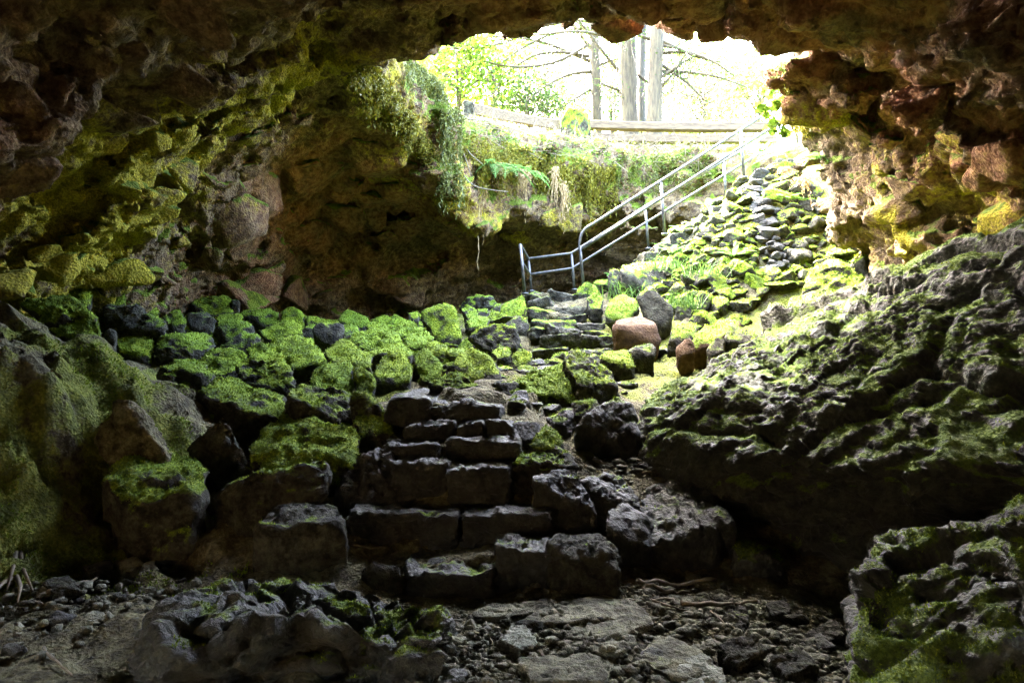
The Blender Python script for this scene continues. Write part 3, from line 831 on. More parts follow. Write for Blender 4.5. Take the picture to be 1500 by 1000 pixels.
    b('round mossy stone at the right shoulder of the tall upright boulder', zc([(1105, 95), (1150, 72), (1210, 100), (1220, 150), (1150, 160)]), 12.6, 0.8, 0.4, 0.82, group=G1)
    b('small pale block on the back edge, left of the upper steps', zc([(1215, 105), (1280, 95), (1290, 150), (1225, 155)]), 13.0, 0.6, 0.2, 0.7, group=G1)
    b('leaning flat stone on the back edge beside the upper steps', zc([(1290, 120), (1330, 60), (1365, 60), (1355, 140), (1300, 155)]), 13.2, 0.6, 0.3, 0.72, group=G1)
    b('low double-humped mossy stone behind the dark-bellied boulder', zc([(1145, 175), (1210, 145), (1290, 165), (1270, 205), (1160, 210)]), 11.8, 0.8, 0.5, 0.86, group=G1)
    b('large dark-bellied mossy boulder left of the upper steps', zc([(1150, 290), (1210, 240), (1290, 190), (1370, 180), (1450, 215), (1500, 290), (1470, 340), (1380, 375), (1260, 365), (1170, 335)]), 10.0, 1.1, 0.25, 0.68, group=G1)
    b('shaggy mossy boulder at the foot of the railing, left of the steps', z4([(700, 135), (740, 95), (790, 82), (808, 130), (790, 160), (720, 158)]), 13.4, 0.9, 0.5, 0.9, group=G1)
    b('grey-topped stone tucked against the left side of the upper steps', z4([(722, 185), (770, 155), (812, 155), (818, 205), (770, 215)]), 12.0, 0.7, 0.4, 0.55, group=G1)
    b('arched mossy boulder with a bare dark underside above the lower steps', zc([(1040, 450), (1100, 380), (1180, 335), (1260, 370), (1365, 465), (1360, 560, 0), (1280, 590, 0), (1180, 540), (1060, 480)]), 8.0, 0.9, 0.55, 0.78, group=G1)
    b('bright mossy ledge stone behind the arched boulder', zc([(950, 385), (1050, 370), (1130, 340), (1150, 365), (1050, 440), (980, 420)]), 8.7, 0.8, 0.7, 0.92, group=G1)
    b('small pointed mossy stone on the head of the lower steps', zc([(890, 575), (960, 525), (1050, 500), (1130, 510), (1165, 560), (1240, 600), (1100, 615), (960, 605)]), 7.1, 0.5, 0.4, 0.74, group=G1)
    b('knobbly mossy stone right of the arched boulder', zc([(1300, 375), (1350, 340), (1420, 350), (1430, 400), (1350, 415)]), 9.2, 0.7, 0.5, 0.86, group=G1)
    b('round mossy stone between the arched boulder and the upper steps', z4([(740, 305), (780, 275), (822, 295), (822, 345), (770, 355)]), 9.0, 0.6, 0.4, 0.76, group=G1)
    # --- left of the lower steps
    b('long dark boulder with mossy streaks beside the lower steps', z3([(1050, 440, 0), (1100, 418), (1200, 420), (1300, 450), (1320, 500), (1300, 590), (1200, 560), (1090, 520, 0), (1055, 490, 0)]), 6.4, 0.8, 0.6, 0.56)
    b('sloping mossy boulder edging the top lower step', z3([(1280, 440), (1350, 440), (1415, 505), (1445, 590), (1430, 620), (1330, 610), (1290, 540)]), 6.1, 0.6, 0.6, 0.66)
    b('big flat-topped boulder carpeted in bright moss beside the steps', [(362, 656, .3), (395, 628, .8), (420, 608, 1), (464, 605, 1), (516, 616, .9), (526, 640, .4), (521, 680, 0), (500, 712, 0), (490, 668, 0), (440, 678, 0), (385, 690, 0)], 5.6, 0.95, 0.3, 0.86)
    b('leaning dark slab with a pale mossy end beside the third step', [(316, 722), (350, 706), (384, 696), (480, 670, .5), (489, 720, .3), (480, 735, 0), (440, 745), (384, 756), (350, 805), (316, 805)], 5.15, 0.6, 0.4, 0.45)
    b('cut square block with a worn top beside the second step', [(376, 770, 0), (397, 748, .6), (443, 729, 1), (495, 738, 1), (502, 762, .1), (511, 838, 0), (434, 850, 0), (370, 822, 0)], 4.72, 0.6, 0.2, 0.36)
    b('spiky upright stone between the two front mossy boulders', [(276, 660), (304, 628), (322, 614), (340, 632), (364, 680), (376, 696), (322, 712), (304, 672)], 5.7, 0.4, 0.5, 0.5)
    b('black triangular stone leaning on the left bank', [(142, 648, 0), (160, 612, 0), (176, 584, .1), (196, 592, .4), (206, 624, .4), (252, 658, .3), (240, 670, 0), (180, 672, 0)], 5.45, 0.5, 0.2, 0.42, 'dirt')
    b('large front boulder with a bright moss top and bare lower face, left', [(144, 698, .2), (180, 680, .8), (224, 666, 1), (296, 671, 1), (305, 696, .5), (292, 730, .2), (278, 800, 0), (240, 812, 0), (190, 806, 0), (168, 735, 0)], 4.95, 0.8, 0.3, 0.74)
    b('huge rough black boulder in the bottom left foreground', [(196, 912, .1), (238, 888, .4), (275, 866, .7), (345, 846, .9), (390, 831, 1), (430, 840, 1), (470, 837, 1), (550, 855, .9), (607, 872, .7), (662, 898, .5), (655, 935, .1), (640, 1010, 0), (500, 1080, 0), (250, 1080, 0), (205, 980, 0)], 3.3, 1.0, 0.3, 0.48, 'outcrop', strata=((0.1, -0.2, 0.97), 3.0, 0.05), rough=1.25, blocks=0.3)
    b('small dark stone resting on the left end of the bottom step', [(530, 834), (550, 822), (584, 830), (588, 846), (542, 851)], 4.6, 0.2, 0.4, 0.3)
    b('wet black mud-covered slab along the head of the lower steps', [(574, 585, 0), (580, 578, .5), (610, 570, 1), (680, 566, 1), (738, 570, 1), (740, 586, 0), (650, 586, 0)], 6.8, 0.9, 0.5, 0.28, 'wet', rough=0.6)
    b('small wet stone right of the mud-covered slab', [(742, 590), (752, 574), (772, 572), (778, 590), (760, 598)], 6.7, 0.4, 0.5, 0.4, 'wet')
    b('rough black gravelly hump left of the third step', [(492, 718), (508, 680), (540, 666), (590, 668, .8), (592, 690), (575, 735), (510, 745)], 5.35, 0.5, 0.7, 0.25, 'wet', rough=1.7)
    # --- right of the lower steps
    b('long mossy half of the split boulder in the centre of the path', [(730, 577, 0), (756, 555, .5), (826, 528, .9), (843, 556, .4), (845, 580, 0), (800, 602, 0), (738, 592, 0)], 7.1, 0.8, 0.5, 0.84)
    b('taller dark-faced half of the split boulder in the centre of the path', [(826, 528, .5), (838, 514, .7), (870, 523, .9), (902, 548, .5), (905, 570, .2), (882, 594, 0), (848, 592, 0), (842, 556, .1)], 7.1, 0.9, 0.4, 0.66)
    b('orange-brown flat-topped block at the foot of the upper steps', zt([(165, 640, 0), (185, 610, .8), (270, 585, 1), (350, 582, 1), (410, 600, .7), (440, 640, .2), (470, 730, .1), (440, 760, 0), (270, 785, 0), (165, 775, 0)]), 10.0, 0.75, 0.2, 0.10, 'brown', tuft=False, blocks=0.25, rough=0.5, sharp=80, cuts=1)
    b('small mossy block in front of the orange-brown block', [(879, 522, 0), (890, 514, .8), (918, 512, .9), (928, 534, .2), (922, 542, 0), (890, 538, 0)], 8.6, 0.45, 0.3, 0.8)
    b('dark wedge-shaped stone right of the small mossy block', zt([(255, 800, 0), (330, 765, .3), (420, 748, .5), (430, 830, .1), (370, 880, 0), (290, 870, 0)]), 8.9, 0.5, 0.2, 0.5)
    b('dark round boulder with a mossy crown above the orange-brown block', zt([(318, 440), (350, 408), (420, 402), (480, 460), (535, 530), (530, 600), (480, 635), (400, 590), (350, 500)]), 11.4, 0.7, 0.3, 0.62, rough=0.8)
    b('big black boulder at the edge of the path, right of the steps', [(840, 622, 0), (866, 600, .2), (902, 582, .5), (924, 596, .6), (937, 628, .2), (930, 666, 0), (886, 675, 0), (846, 655, 0)], 6.2, 0.6, 0.25, 0.46, 'wet')
    b('small mossy pointed stone below the split boulder', [(774, 656, 0), (788, 632, .4), (798, 621, .7), (818, 630, .5), (826, 658, .1), (800, 664, 0)], 5.85, 0.4, 0.5, 0.74)
    b('mossy-rimmed dark boulder right of the third step', [(748, 676, 0), (766, 661, .6), (800, 657, .9), (834, 660, .8), (845, 682, .2), (834, 705, 0), (782, 715, 0), (750, 710, 0)], 5.5, 0.5, 0.3, 0.56)
    b('black slanting block below the mossy-rimmed boulder', [(780, 700, 0), (800, 690, .6), (834, 684, .9), (852, 698, .5), (872, 745, .1), (850, 765, 0), (782, 755, 0)], 5.2, 0.45, 0.3, 0.36, 'wet')
    b('wet grey stone at the right end of the fifth step', [(744, 628), (760, 616), (790, 620), (782, 644), (746, 646)], 6.0, 0.35, 0.4, 0.3, 'wet')
    b('green flat stone under the split boulder', [(802, 612), (842, 596), (850, 608), (836, 634), (808, 622)], 6.5, 0.4, 0.6, 0.62, 'wet')
    b('narrow mossy-topped stone between split boulder and black boulder', [(838, 592), (874, 584), (880, 594), (842, 610)], 6.6, 0.35, 0.6, 0.66)
    b('flat grey stone on the path above the fifth step', [(742, 612), (758, 600), (782, 604), (772, 616)], 6.6, 0.3, 0.8, 0.25, 'slab')
    b('mossy little stone at the left foot of the split boulder', [(770, 590), (790, 586), (804, 602), (782, 606)], 6.9, 0.3, 0.6, 0.66)
    b('black block under the trail of twigs, right of the steps', [(854, 700, .4), (880, 692, .9), (918, 702, .9), (936, 742, .2), (924, 775, 0), (876, 765, 0)], 5.3, 0.5, 0.3, 0.32, 'wet')
    b('tilted rough grey slab right of the steps', [(932, 718, .8), (970, 706, 1), (1040, 710, 1), (1066, 766, .1), (1062, 850, 0), (1018, 850, 0), (954, 800, 0)], 5.0, 0.8, 0.3, 0.34, 'outcrop', rough=1.2)
    b('small rough stone with a lit top below the black block', [(888, 748, .3), (916, 736, .9), (960, 766, .6), (952, 800, 0), (905, 800, 0), (890, 775, 0)], 4.95, 0.4, 0.3, 0.3, 'wet')
    b('worn grey block at the right end of the bottom step', [(802, 796, .2), (822, 780, .9), (882, 781, 1), (903, 808, .4), (900, 868, 0), (830, 868, 0), (806, 850, 0)], 4.55, 0.5, 0.2, 0.25)
    b('low mossy rock in the dark recess at right', [(1070, 800, .3), (1090, 790, .9), (1140, 800, .8), (1148, 822, .1), (1110, 832, 0), (1080, 822, 0)], 4.9, 0.5, 0.5, 0.55, 'outcrop')
    # --- right: talus foot and outcrop
    b('mossy humped boulder at the foot of the stone embankment', zt([(520, 720, 0), (560, 650, .3), (630, 620, .6), (700, 650, .5), (690, 720, .1), (600, 755, 0)]), 10.2, 0.7, 0.4, 0.66)
    b('brown-bellied boulder with a bright mossy back, right of the path', zt([(665, 740, 0), (720, 670, .4), (850, 600, .9), (960, 610, .8), (960, 650, .2), (860, 700, 0), (780, 800, 0), (680, 800, 0)]), 9.4, 0.9, 0.4, 0.72, 'brown')
    b('bare brownish stone low on the right of the path', zt([(570, 770), (610, 730), (670, 725), (680, 800), (600, 840)]), 9.0, 0.4, 0.3, 0.34, 'brown')
    b('dark mossy stone sunk at the edge of the right outcrop', zt([(770, 790), (820, 710), (880, 720), (870, 790), (800, 820)]), 8.9, 0.5, 0.4, 0.7)
    b('dark angular boulder wedged between the outcrop and embankment', zt([(880, 730, 0), (920, 660, .4), (960, 630, .8), (1060, 690, .5), (1090, 740, .1), (960, 750, 0)]), 9.1, 0.7, 0.3, 0.52)
    b('cut mossy block with a grey top beside the climbing stairs', zt([(205, 300, 0), (230, 265, .6), (330, 240, .9), (490, 235, 1), (520, 270, .6), (515, 380, .2), (390, 420, 0), (250, 420, 0)]), 13.2, 1.0, 0.2, 0.58, blocks=0.4)
    b('rounded mossy stone left of the cut block by the railing', zt([(130, 320), (155, 280), (200, 282), (205, 360), (170, 390)]), 13.6, 0.6, 0.3, 0.72)
    b('bright mossy hummock at the right edge of the upper steps', zt([(125, 530), (150, 480), (230, 445), (310, 460), (330, 520), (250, 590), (160, 580)]), 11.8, 0.9, 0.6, 1.0)
    b('mossy stone with twigs at the right edge of the upper steps', zt([(0, 470), (40, 425), (100, 470), (95, 530), (30, 530)]), 12.6, 0.7, 0.5, 0.8)
    b('stone slab under the railing base, covered in thick moss', z4([(990, 65), (1020, 35), (1060, 45), (1085, 90), (1040, 110), (1000, 95)]), 13.9, 0.7, 0.4, 0.8)
    b('long yellow-green boulder where the embankment meets the right wall', [(1175, 425, 0), (1190, 395, .5), (1212, 380, .8), (1250, 388, .8), (1268, 410, .3), (1262, 426, 0), (1200, 430, 0)], 11.6, 0.9, 0.4, 0.8)

    S = dict(strata=((0.30, -0.35, 0.88), 3.4, 0.045))
    add_rock('rock_outcrop', [P(*q) for q in [(1185, 436, 8.4), (1232, 430, 8.1), (1320, 420, 7.7), (1404, 372, 7.0), (1500, 342, 6.3), (1660, 300, 5.5),
              (938, 604, 6.8), (1015, 545, 7.4), (1110, 497, 7.9), (945, 655, 6.4), (1060, 690, 5.7), (1200, 690, 5.1), (1400, 680, 4.5), (1660, 690, 3.7),
              (1000, 740, 6.4), (1150, 830, 5.8), (1300, 860, 5.3), (1660, 900, 4.4), (1660, 500, 8.0), (1350, 640, 8.4), (1150, 620, 8.4)]],
             'huge black rock outcrop with mossy ledges filling the right side', 'rock', 'outcrop', 0.66, seed=501, lv=7, rough=1.0, sharp=30, blocks=0.2, tuft=True, **S)
    add_rock('rock_ledge', [P(*q) for q in [(1226, 950, 3.5), (1245, 850, 3.7), (1272, 792, 4.0), (1295, 776, 4.15), (1345, 792, 4.1), (1420, 798, 3.9), (1490, 770, 3.7), (1640, 740, 3.4), (1640, 1090, 2.7), (1300, 1090, 3.0),
              (1300, 800, 4.9), (1640, 780, 4.6), (1300, 950, 4.9)]], 'rough vertical-sided rock ledge in the bottom right corner', 'rock', 'outcrop', 0.50, seed=502, lv=6, rough=0.9, sharp=18, blocks=0.6, dirn=(-0.15, -0.35, 0.8), strata=((0.1, -0.2, 0.97), 3.0, 0.03))
    add_rock('rock_outcrop', [P(*q) for q in [(1470, 790, 3.3), (1490, 750, 3.3), (1560, 700, 3.2), (1640, 800, 3.0), (1600, 1000, 2.7), (1480, 900, 3.1), (1520, 760, 3.8)]],
             'narrow mossy rock at the right edge above the ledge', 'rock', 'outcrop', 0.75, seed=503, lv=5, rough=1.3)


def build_wall_blocks():
    """angular blocks that stand proud of the walls and roof; parts of the cave rock"""
    r_ = np.random.default_rng(77)
    CQ_ = project(CAVE_V)
    zones = [([(0, 320), (150, 260), (330, 330), (340, 450), (0, 470)], 5, 15, 34, 0.20, 0.48), ([(150, 150), (500, 90), (560, 130), (330, 280), (220, 290)], 5, 13, 22, 0.18, 0.42),
             ([(330, 260), (560, 200), (620, 330), (600, 440), (350, 440)], 11, 21, 48, 0.35, 0.95), ([(1100, 20), (1500, 0), (1500, 320), (1300, 380), (1190, 200)], 4, 12, 46, 0.20, 0.55),
             ([(620, 285), (780, 300), (900, 320), (900, 350), (640, 350)], 14, 20, 22, 0.25, 0.55), ([(0, 0), (480, 0), (400, 120), (0, 280)], 3, 9, 26, 0.15, 0.40), ([(640, 0), (1100, 0), (1080, 70), (900, 30), (700, 40)], 5, 9, 12, 0.15, 0.4)]
    n = 0
    for (px, py, d, s) in ((1015, 26, 8.8, 0.34), (1000, 34, 8.7, 0.26), (905, 40, 8.75, 0.26)):
        q = r_.normal(size=(10, 3)); q /= np.linalg.norm(q, axis=1, keepdims=True)
        V, T, N = rock_geo(q * s * [1.3, 1, 0.7] + P(px, py, d), 4, 4900 + px, 0.6, 70, blocks=0.7, cuts=1)
        li, re, mo = growth(V, N); bs = V.mean(0)
        link('rock_block', to_mesh('rock_block', V - bs, T, {'lichen': li, 'red': re, 'moss': mo}), M['cave'], CAVE, bs)
    for poly, d0, d1, cnt, s0, s1 in zones:
        m = np.nonzero((poly_sd(CQ_, np.array(poly, float)) > 0) & (CAVE_V[:, 1] > d0) & (CAVE_V[:, 1] < d1) & (np.einsum('ij,ij->i', CAVE_N, CAVE_V - [0, 0, EYE]) < 0))[0]
        if len(m) == 0: continue
        for k in r_.choice(m, cnt):
            c, nn = CAVE_V[k], CAVE_N[k]
            s = r_.uniform(s0, s1)
            q = r_.normal(size=(10, 3)); q /= np.linalg.norm(q, axis=1, keepdims=True)
            q *= s * r_.uniform(0.75, 1.0, (10, 1)) * np.array([1.25, 1.1, 0.8])
            q = q - np.outer(q @ nn, nn) * 0.35
            V, T, N = rock_geo(q + c - nn * 0.05, 4, 5000 + n, 0.6, 70, blocks=0.7, cuts=1)
            li, re, mo = growth(V, N)
            bs = V.mean(0)
            link('rock_block', to_mesh('rock_block', V - bs, T, {'lichen': li + r_.uniform(-0.1, 0.2), 'red': re, 'moss': mo}), M['cave'], CAVE, bs)
            n += 1

build_boulders()
build_wall_blocks()
# ---------------------------------------------------------------- stone stairs
def box_pts(x0, x1, y0, y1, d, t, r_, jit=0.02):
    """a rough block whose front face fills the pixel box, t metres deep"""
    out = []
    for (x, y) in ((x0, y0), (x1, y0), (x1, y1), (x0, y1)):
        a = P(x, y, d); out.append(a + r_.normal(size=3) * jit)
        out.append(a + np.array([0, t, 0]) + r_.normal(size=3) * jit)
    return out

def stair(name, label, rows, seed, mat, moss, tread_mat):
    r_ = np.random.default_rng(seed)
    x0, x1, y0, y1, d, t = rows[0][0][:6]
    root_loc = P((x0 + x1) / 2, y1, d)
    root = empty(name, root_loc); tag(root, label, 'stairs')
    for k, row in enumerate(rows):
        sx0 = min(b[0] for b in row); sx1 = max(b[1] for b in row)
        bb = row[0]
        # the packed-earth tread behind the row, then each block of the riser
        pts_ = []
        for b in (row[0], row[-1]):
            for (xx) in ((b[0] + 3, b[1] - 3)):
                a = P(xx, b[2], b[4])
                pts_ += [a + [0, 0.10, -0.03], a + [0, b[5] + 0.15, -0.02], a + [0, 0.10, -0.2], a + [0, b[5] + 0.15, -0.2]]
        V, T, N = rock_geo(pts_, 5, seed * 10 + k, 0.5, 30)
        base = V.mean(0)
        st = link('step', to_mesh('step', V - base, T, {'moss': moss_mask(V, N, moss - 0.25, k)}), M[tread_mat], root, base - root_loc)
        for j, b in enumerate(row):
            q = box_pts(b[0], b[1], b[2], b[3] + 3, b[4], b[5], r_, 0.022 * b[4] / 6)
            mm = b[6] if len(b) > 6 else moss
            V, T, N = rock_geo(q, 5 if (b[1] - b[0]) > 60 else 4, seed * 100 + k * 7 + j, 1.05, 70, blocks=1.1, cuts=3)
            mk = moss_mask(V, N, mm, k * 5 + j)
            bs = V.mean(0)
            o = link('stone_block', to_mesh('stone_block', V - bs, T, {'moss': mk}), M[mat], st, bs - base)
    return root

def build_stairs():
    stair('stone_stairs', 'lower flight of dark worn stone steps rising from the cave floor', [
        [(588, 726, 838, 888, 4.55, 0.62), (727, 825, 812, 880, 4.60, 0.58)],
        [(508, 672, 754, 808, 5.08, 0.5), (674, 804, 757, 806, 5.06, 0.5)],
        [(572, 656, 680, 748, 5.42, 0.45), (658, 746, 690, 748, 5.40, 0.45)],
        [(560, 640, 650, 684, 5.72, 0.4), (656, 756, 648, 684, 5.72, 0.4)],
        [(594, 665, 624, 650, 5.95, 0.4), (669, 712, 622, 648, 5.97, 0.36), (713, 750, 622, 648, 5.95, 0.4)],
        [(566, 626, 586, 625, 6.2, 0.45), (628, 690, 591, 622, 6.2, 0.45), (691, 735, 593, 620, 6.22, 0.4)],
    ], 3, 'wet', 0.30, 'dirt')
    stair('stone_stairs', 'upper flight of short rough stone steps below the metal railing', [
        [(782, 832, 512, 524, 10.6, 0.6, .6), (834, 900, 512, 524, 10.6, 0.6, .4)],
        [(795, 852, 492, 512, 11.1, 0.6), (853, 880, 493, 512, 11.1, 0.6), (881, 898, 491, 512, 11.1, 0.6, .8)],
        [(774, 798, 480, 493, 11.6, 0.6, .7), (799, 819, 480, 494, 11.55, 0.6), (821, 856, 482, 494, 11.6, 0.6), (857, 892, 484, 494, 11.6, 0.6, .6)],
        [(780, 840, 468, 484, 12.15, 0.6, .6), (843, 888, 474, 485, 12.1, 0.6)],
        [(776, 812, 453, 468, 12.7, 0.6, .65), (818, 862, 462, 475, 12.6, 0.55)],
        [(778, 810, 441, 455, 13.4, 0.65, .5), (813, 862, 451, 463, 13.1, 0.6)],
        [(770, 807, 427, 441, 14.0, 1.6, .4), (808, 842, 429, 452, 14.0, 1.6), (843, 872, 432, 452, 13.9, 1.6, .7)],
    ], 5, 'boulder', 0.36, 'dirt')

build_stairs()

# ---------------------------------------------------------------- dry stone embankment with the climbing stairs
def build_embankment():
    r_ = np.random.default_rng(21)
    root_loc = P(1050, 440, 12.8)
    root = empty('stone_embankment', root_loc)
    tag(root, 'mossy dry stone embankment carrying the stairs up to the right', 'embankment')
    poly = [(868, 428), (905, 395), (950, 362), (985, 335), (1040, 292), (1080, 256), (1130, 240), (1180, 262), (1215, 310), (1250, 345), (1310, 385), (1290, 410), (1180, 425), (1120, 440), (1090, 480), (1010, 490), (985, 455), (930, 425)]
    n = 0; placed = []
    cand = np.stack([r_.uniform(1.2, 7.0, 16000), r_.uniform(10.5, 15.2, 16000)], 1)
    cand = np.column_stack([cand, floor_raw(cand)])
    cand = cand[pix_inside(cand, poly)]
    for (x, y, z), q in zip(cand, project(cand)):
        if n >= 280: break
        upper = q[1] < 400
        s = min(0.62, (0.20 if upper else 0.24) * math.exp(0.42 * r_.normal()))
        if any((q[0] - a) ** 2 + ((q[1] - b) * 1.35) ** 2 < (0.40 * (s + c) * F / y) ** 2 for a, b, c in placed): continue
        placed.append((q[0], q[1], s))
        w = np.array([s * r_.uniform(0.9, 1.5), s * r_.uniform(0.9, 1.3), s * r_.uniform(0.55, 1.05)]) * 1.25
        k = r_.normal(size=(11, 3)); k /= np.linalg.norm(k, axis=1, keepdims=True)
        k = k * w * 0.62
        an = r_.uniform(-0.5, 0.5); c, sn = math.cos(an), math.sin(an)
        k = k @ np.array([[c, 0, sn], [0, 1, 0], [-sn, 0, c]]).T
        pts_ = k + np.array([x, y, z + 0.05])
        dark = abs(q[0] - (1105 + (q[1] - 250) * 0.25)) < 17 and q[1] < 400
        V, T, N = rock_geo(pts_, 4, 900 + n, 0.8, 24, cuts=3)
        mk = moss_mask(V, N, (0.25 if dark else r_.uniform(0.60, 1.05)), n)
        bs = V.mean(0)
        o = link('stone', to_mesh('stone', V - bs, T, {'moss': mk}), M['wet' if dark else 'boulder'], root, bs - root_loc)
        if not dark and n % 1 == 0:
            tm = tufts(V, T, N, mk, bs, 0.05, 0.026, n, 400)
            if tm: tag(link('moss', tm, M['tuft'], o), kind='stuff')
        n += 1
    # stepped kerb stones and treads of the climbing stairs
    for k in range(15):
        f = k / 14
        x = 1.55 + f * 3.9; z = EYE + 1.42 + f * 2.75
        q = []
        for dx in (0, 0.42):
            for dy in (0, 1.35):
                for dz in (0, -0.3):
                    q.append(np.array([x + dx, 14.35 + 0.35 * f + dy, z + dz + 0.0]) + r_.normal(size=3) * 0.02)
        V, T, N = rock_geo(q, 4, 1200 + k, 0.8, 18, blocks=0.6)
        bs = V.mean(0)
        link('step', to_mesh('step', V - bs, T, {'moss': moss_mask(V, N, 0.5, k)}), M['boulder'], root, bs - root_loc)
build_embankment()

# ---------------------------------------------------------------- handrails
def arc(a, b, c, n=7):
    a, b, c = map(np.asarray, (a, b, c))
    return [(1 - t) ** 2 * a + 2 * t * (1 - t) * b + t * t * c for t in np.linspace(0, 1, n)]

def pipe(root, base, name, pts_, r=0.024):
    m = MB(); m.tube(pts_, r, 12)
    return link(name, m.mesh(name, base), M['metal'], root)

def foot_plate(post, base, p):
    m = MB()
    m.tube([p + [0, 0, -0.02], p + [0, 0, 0.015]], 0.07, 12)
    link('foot_plate', m.mesh('foot_plate', base), M['metal'], post)

def build_rails():
    R = 0.030
    base = P(854, 428, 14.3)
    near = empty('handrail', base); tag(near, 'nearer steel handrail with a curved lower end climbing the stairs', 'handrail', 'steel handrails on the stairs')
    top0, top1, top2 = P(849, 360, 14.3), P(848, 338, 14.3), P(864, 331, 14.32)
    end = P(1128, 163, 14.9); end2 = P(1175, 134, 15.05)
    pipe(near, base, 'top_rail', [P(856, 432, 14.3), P(851, 380, 14.3), top0] + arc(top0, top1, top2) + [P(1000, 245, 14.6), end, end2], R)
    pipe(near, base, 'middle_rail', [P(852, 365, 14.3), P(968, 291, 14.5), P(1085, 216, 14.75), P(1150, 174, 15.0), P(1180, 155, 15.1)], R * 0.95)
    for (xa, ya, xb, yb, d) in ((968, 267, 974, 345, 14.52), (1085, 191, 1090, 262, 14.78), (1165, 141, 1168, 215, 15.0)):
        po = pipe(near, base, 'post', [P(xb, yb, d), P(xa, ya, d)], R)
        foot_plate(po, base, P(xb, yb - 2, d))
    base = P(838, 424, 15.75)
    far = empty('handrail', base); tag(far, 'farther steel handrail that turns the corner round the landing', 'handrail', 'steel handrails on the stairs')
    c1, c2, c3 = P(762, 359, 13.9), P(774, 379, 15.7), P(837, 371, 15.75)
    pipe(far, base, 'top_rail', [c1, c2 - (c2 - c1) * 0.02, c2, c2 + (c3 - c2) * 0.03, c3, P(945, 303, 15.9), P(1060, 236, 16.1), P(1170, 171, 16.3)], R)
    e1, e2, e3 = P(764, 384, 13.92), P(776, 402, 15.7), P(838, 393, 15.75)
    pipe(far, base, 'middle_rail', [e1, e2 - (e2 - e1) * 0.02, e2, e2 + (e3 - e2) * 0.03, e3, P(945, 327, 15.9), P(1060, 257, 16.1), P(1170, 190, 16.3)], R * 0.95)
    for (xa, ya, xb, yb, d) in ((762, 358, 769, 432, 13.9), (774, 379, 778.5, 428, 15.7), (837, 371, 841.5, 426, 15.75), (945, 303, 950, 366, 15.9), (1060, 236, 1064, 300, 16.1)):
        po = pipe(far, base, 'post', [P(xb, yb, d), P(xa, ya, d)], R)
        foot_plate(po, base, P(xb, yb - 2, d))
build_rails()
# ---------------------------------------------------------------- outside: ground, fence, trees
def build_outside():
    n = 60
    xs = np.linspace(-260, 260, n); ys = np.concatenate([np.linspace(22.0, 60, 30), np.linspace(70, 420, 30)])
    X, Y = np.meshgrid(xs, ys, indexing='ij')
    V = np.stack([X.ravel(), Y.ravel(), np.zeros(X.size)], 1)
    V[:, 2] = GROUND - 0.05 + 0.02 * (V[:, 1] - 22) + 0.3 * fbm(V, 0.15, 2, 3) * smooth(V[:, 1], 23, 30)
    i = (np.arange(n - 1)[:, None] * n + np.arange(n - 1)[None]).ravel()
    Q = np.stack([i, i + n, i + n + 1, i + 1], 1)
    o = link('forest_floor', to_mesh('forest_floor', V, Q, {'moss': 0.5 + 0.5 * fbm(V, 0.8, 3, 4)}), M['dirt']); tag(o, kind='structure')

def plank(root, base, name, a, b, h, t, seed):
    """a sawn rail from a to b with eased edges and a slight bow"""
    r_ = np.random.default_rng(seed)
    a, b = np.asarray(a), np.asarray(b); ax = b - a; L = np.linalg.norm(ax); ax /= L
    up = np.array([0, 0, 1.0]); side = np.cross(ax, up); side /= np.linalg.norm(side); up = np.cross(side, ax)
    e = 0.015
    prof = [(-t + e, -h), (t - e, -h), (t, -h + e), (t, h - e), (t - e, h), (-t + e, h), (-t, h - e), (-t, -h + e)]
    V, Fs = [], []
    m = 12
    for i in range(m):
        f = i / (m - 1); c = a + ax * L * f + up * (-0.02 * math.sin(math.pi * f)) + r_.normal(size=3) * 0.004
        for (u, w) in prof: V.append(c + side * u + up * w * (1 + 0.05 * math.sin(7 * f + seed)))
    for i in range(m - 1):
        for k in range(8): Fs.append((i * 8 + k, i * 8 + (k + 1) % 8, (i + 1) * 8 + (k + 1) % 8, (i + 1) * 8 + k))
    Fs.append(tuple(range(8))[::-1]); Fs.append(tuple((m - 1) * 8 + k for k in range(8)))
    mb = MB(); mb.add(V, Fs)
    return link(name, mb.mesh(name, base, flat=True), M['plank'], root)

def rock_part(root, base, name, pts_, mat, moss, seed, tuft=True):
    V, T, N = rock_geo(pts_, 5, seed, 1.0, 20)
    mk = moss_mask(V, N, moss, seed); bs = V.mean(0)
    o = link(name, to_mesh(name, V - bs, T, {'moss': mk}), M[mat], root, bs - base)
    if tuft:
        tm = tufts(V, T, N, mk, bs, 0.045, 0.05, seed, 3000, 0.35)
        if tm: tag(link('moss', tm, M['tuft'], o), kind='stuff')
    return o

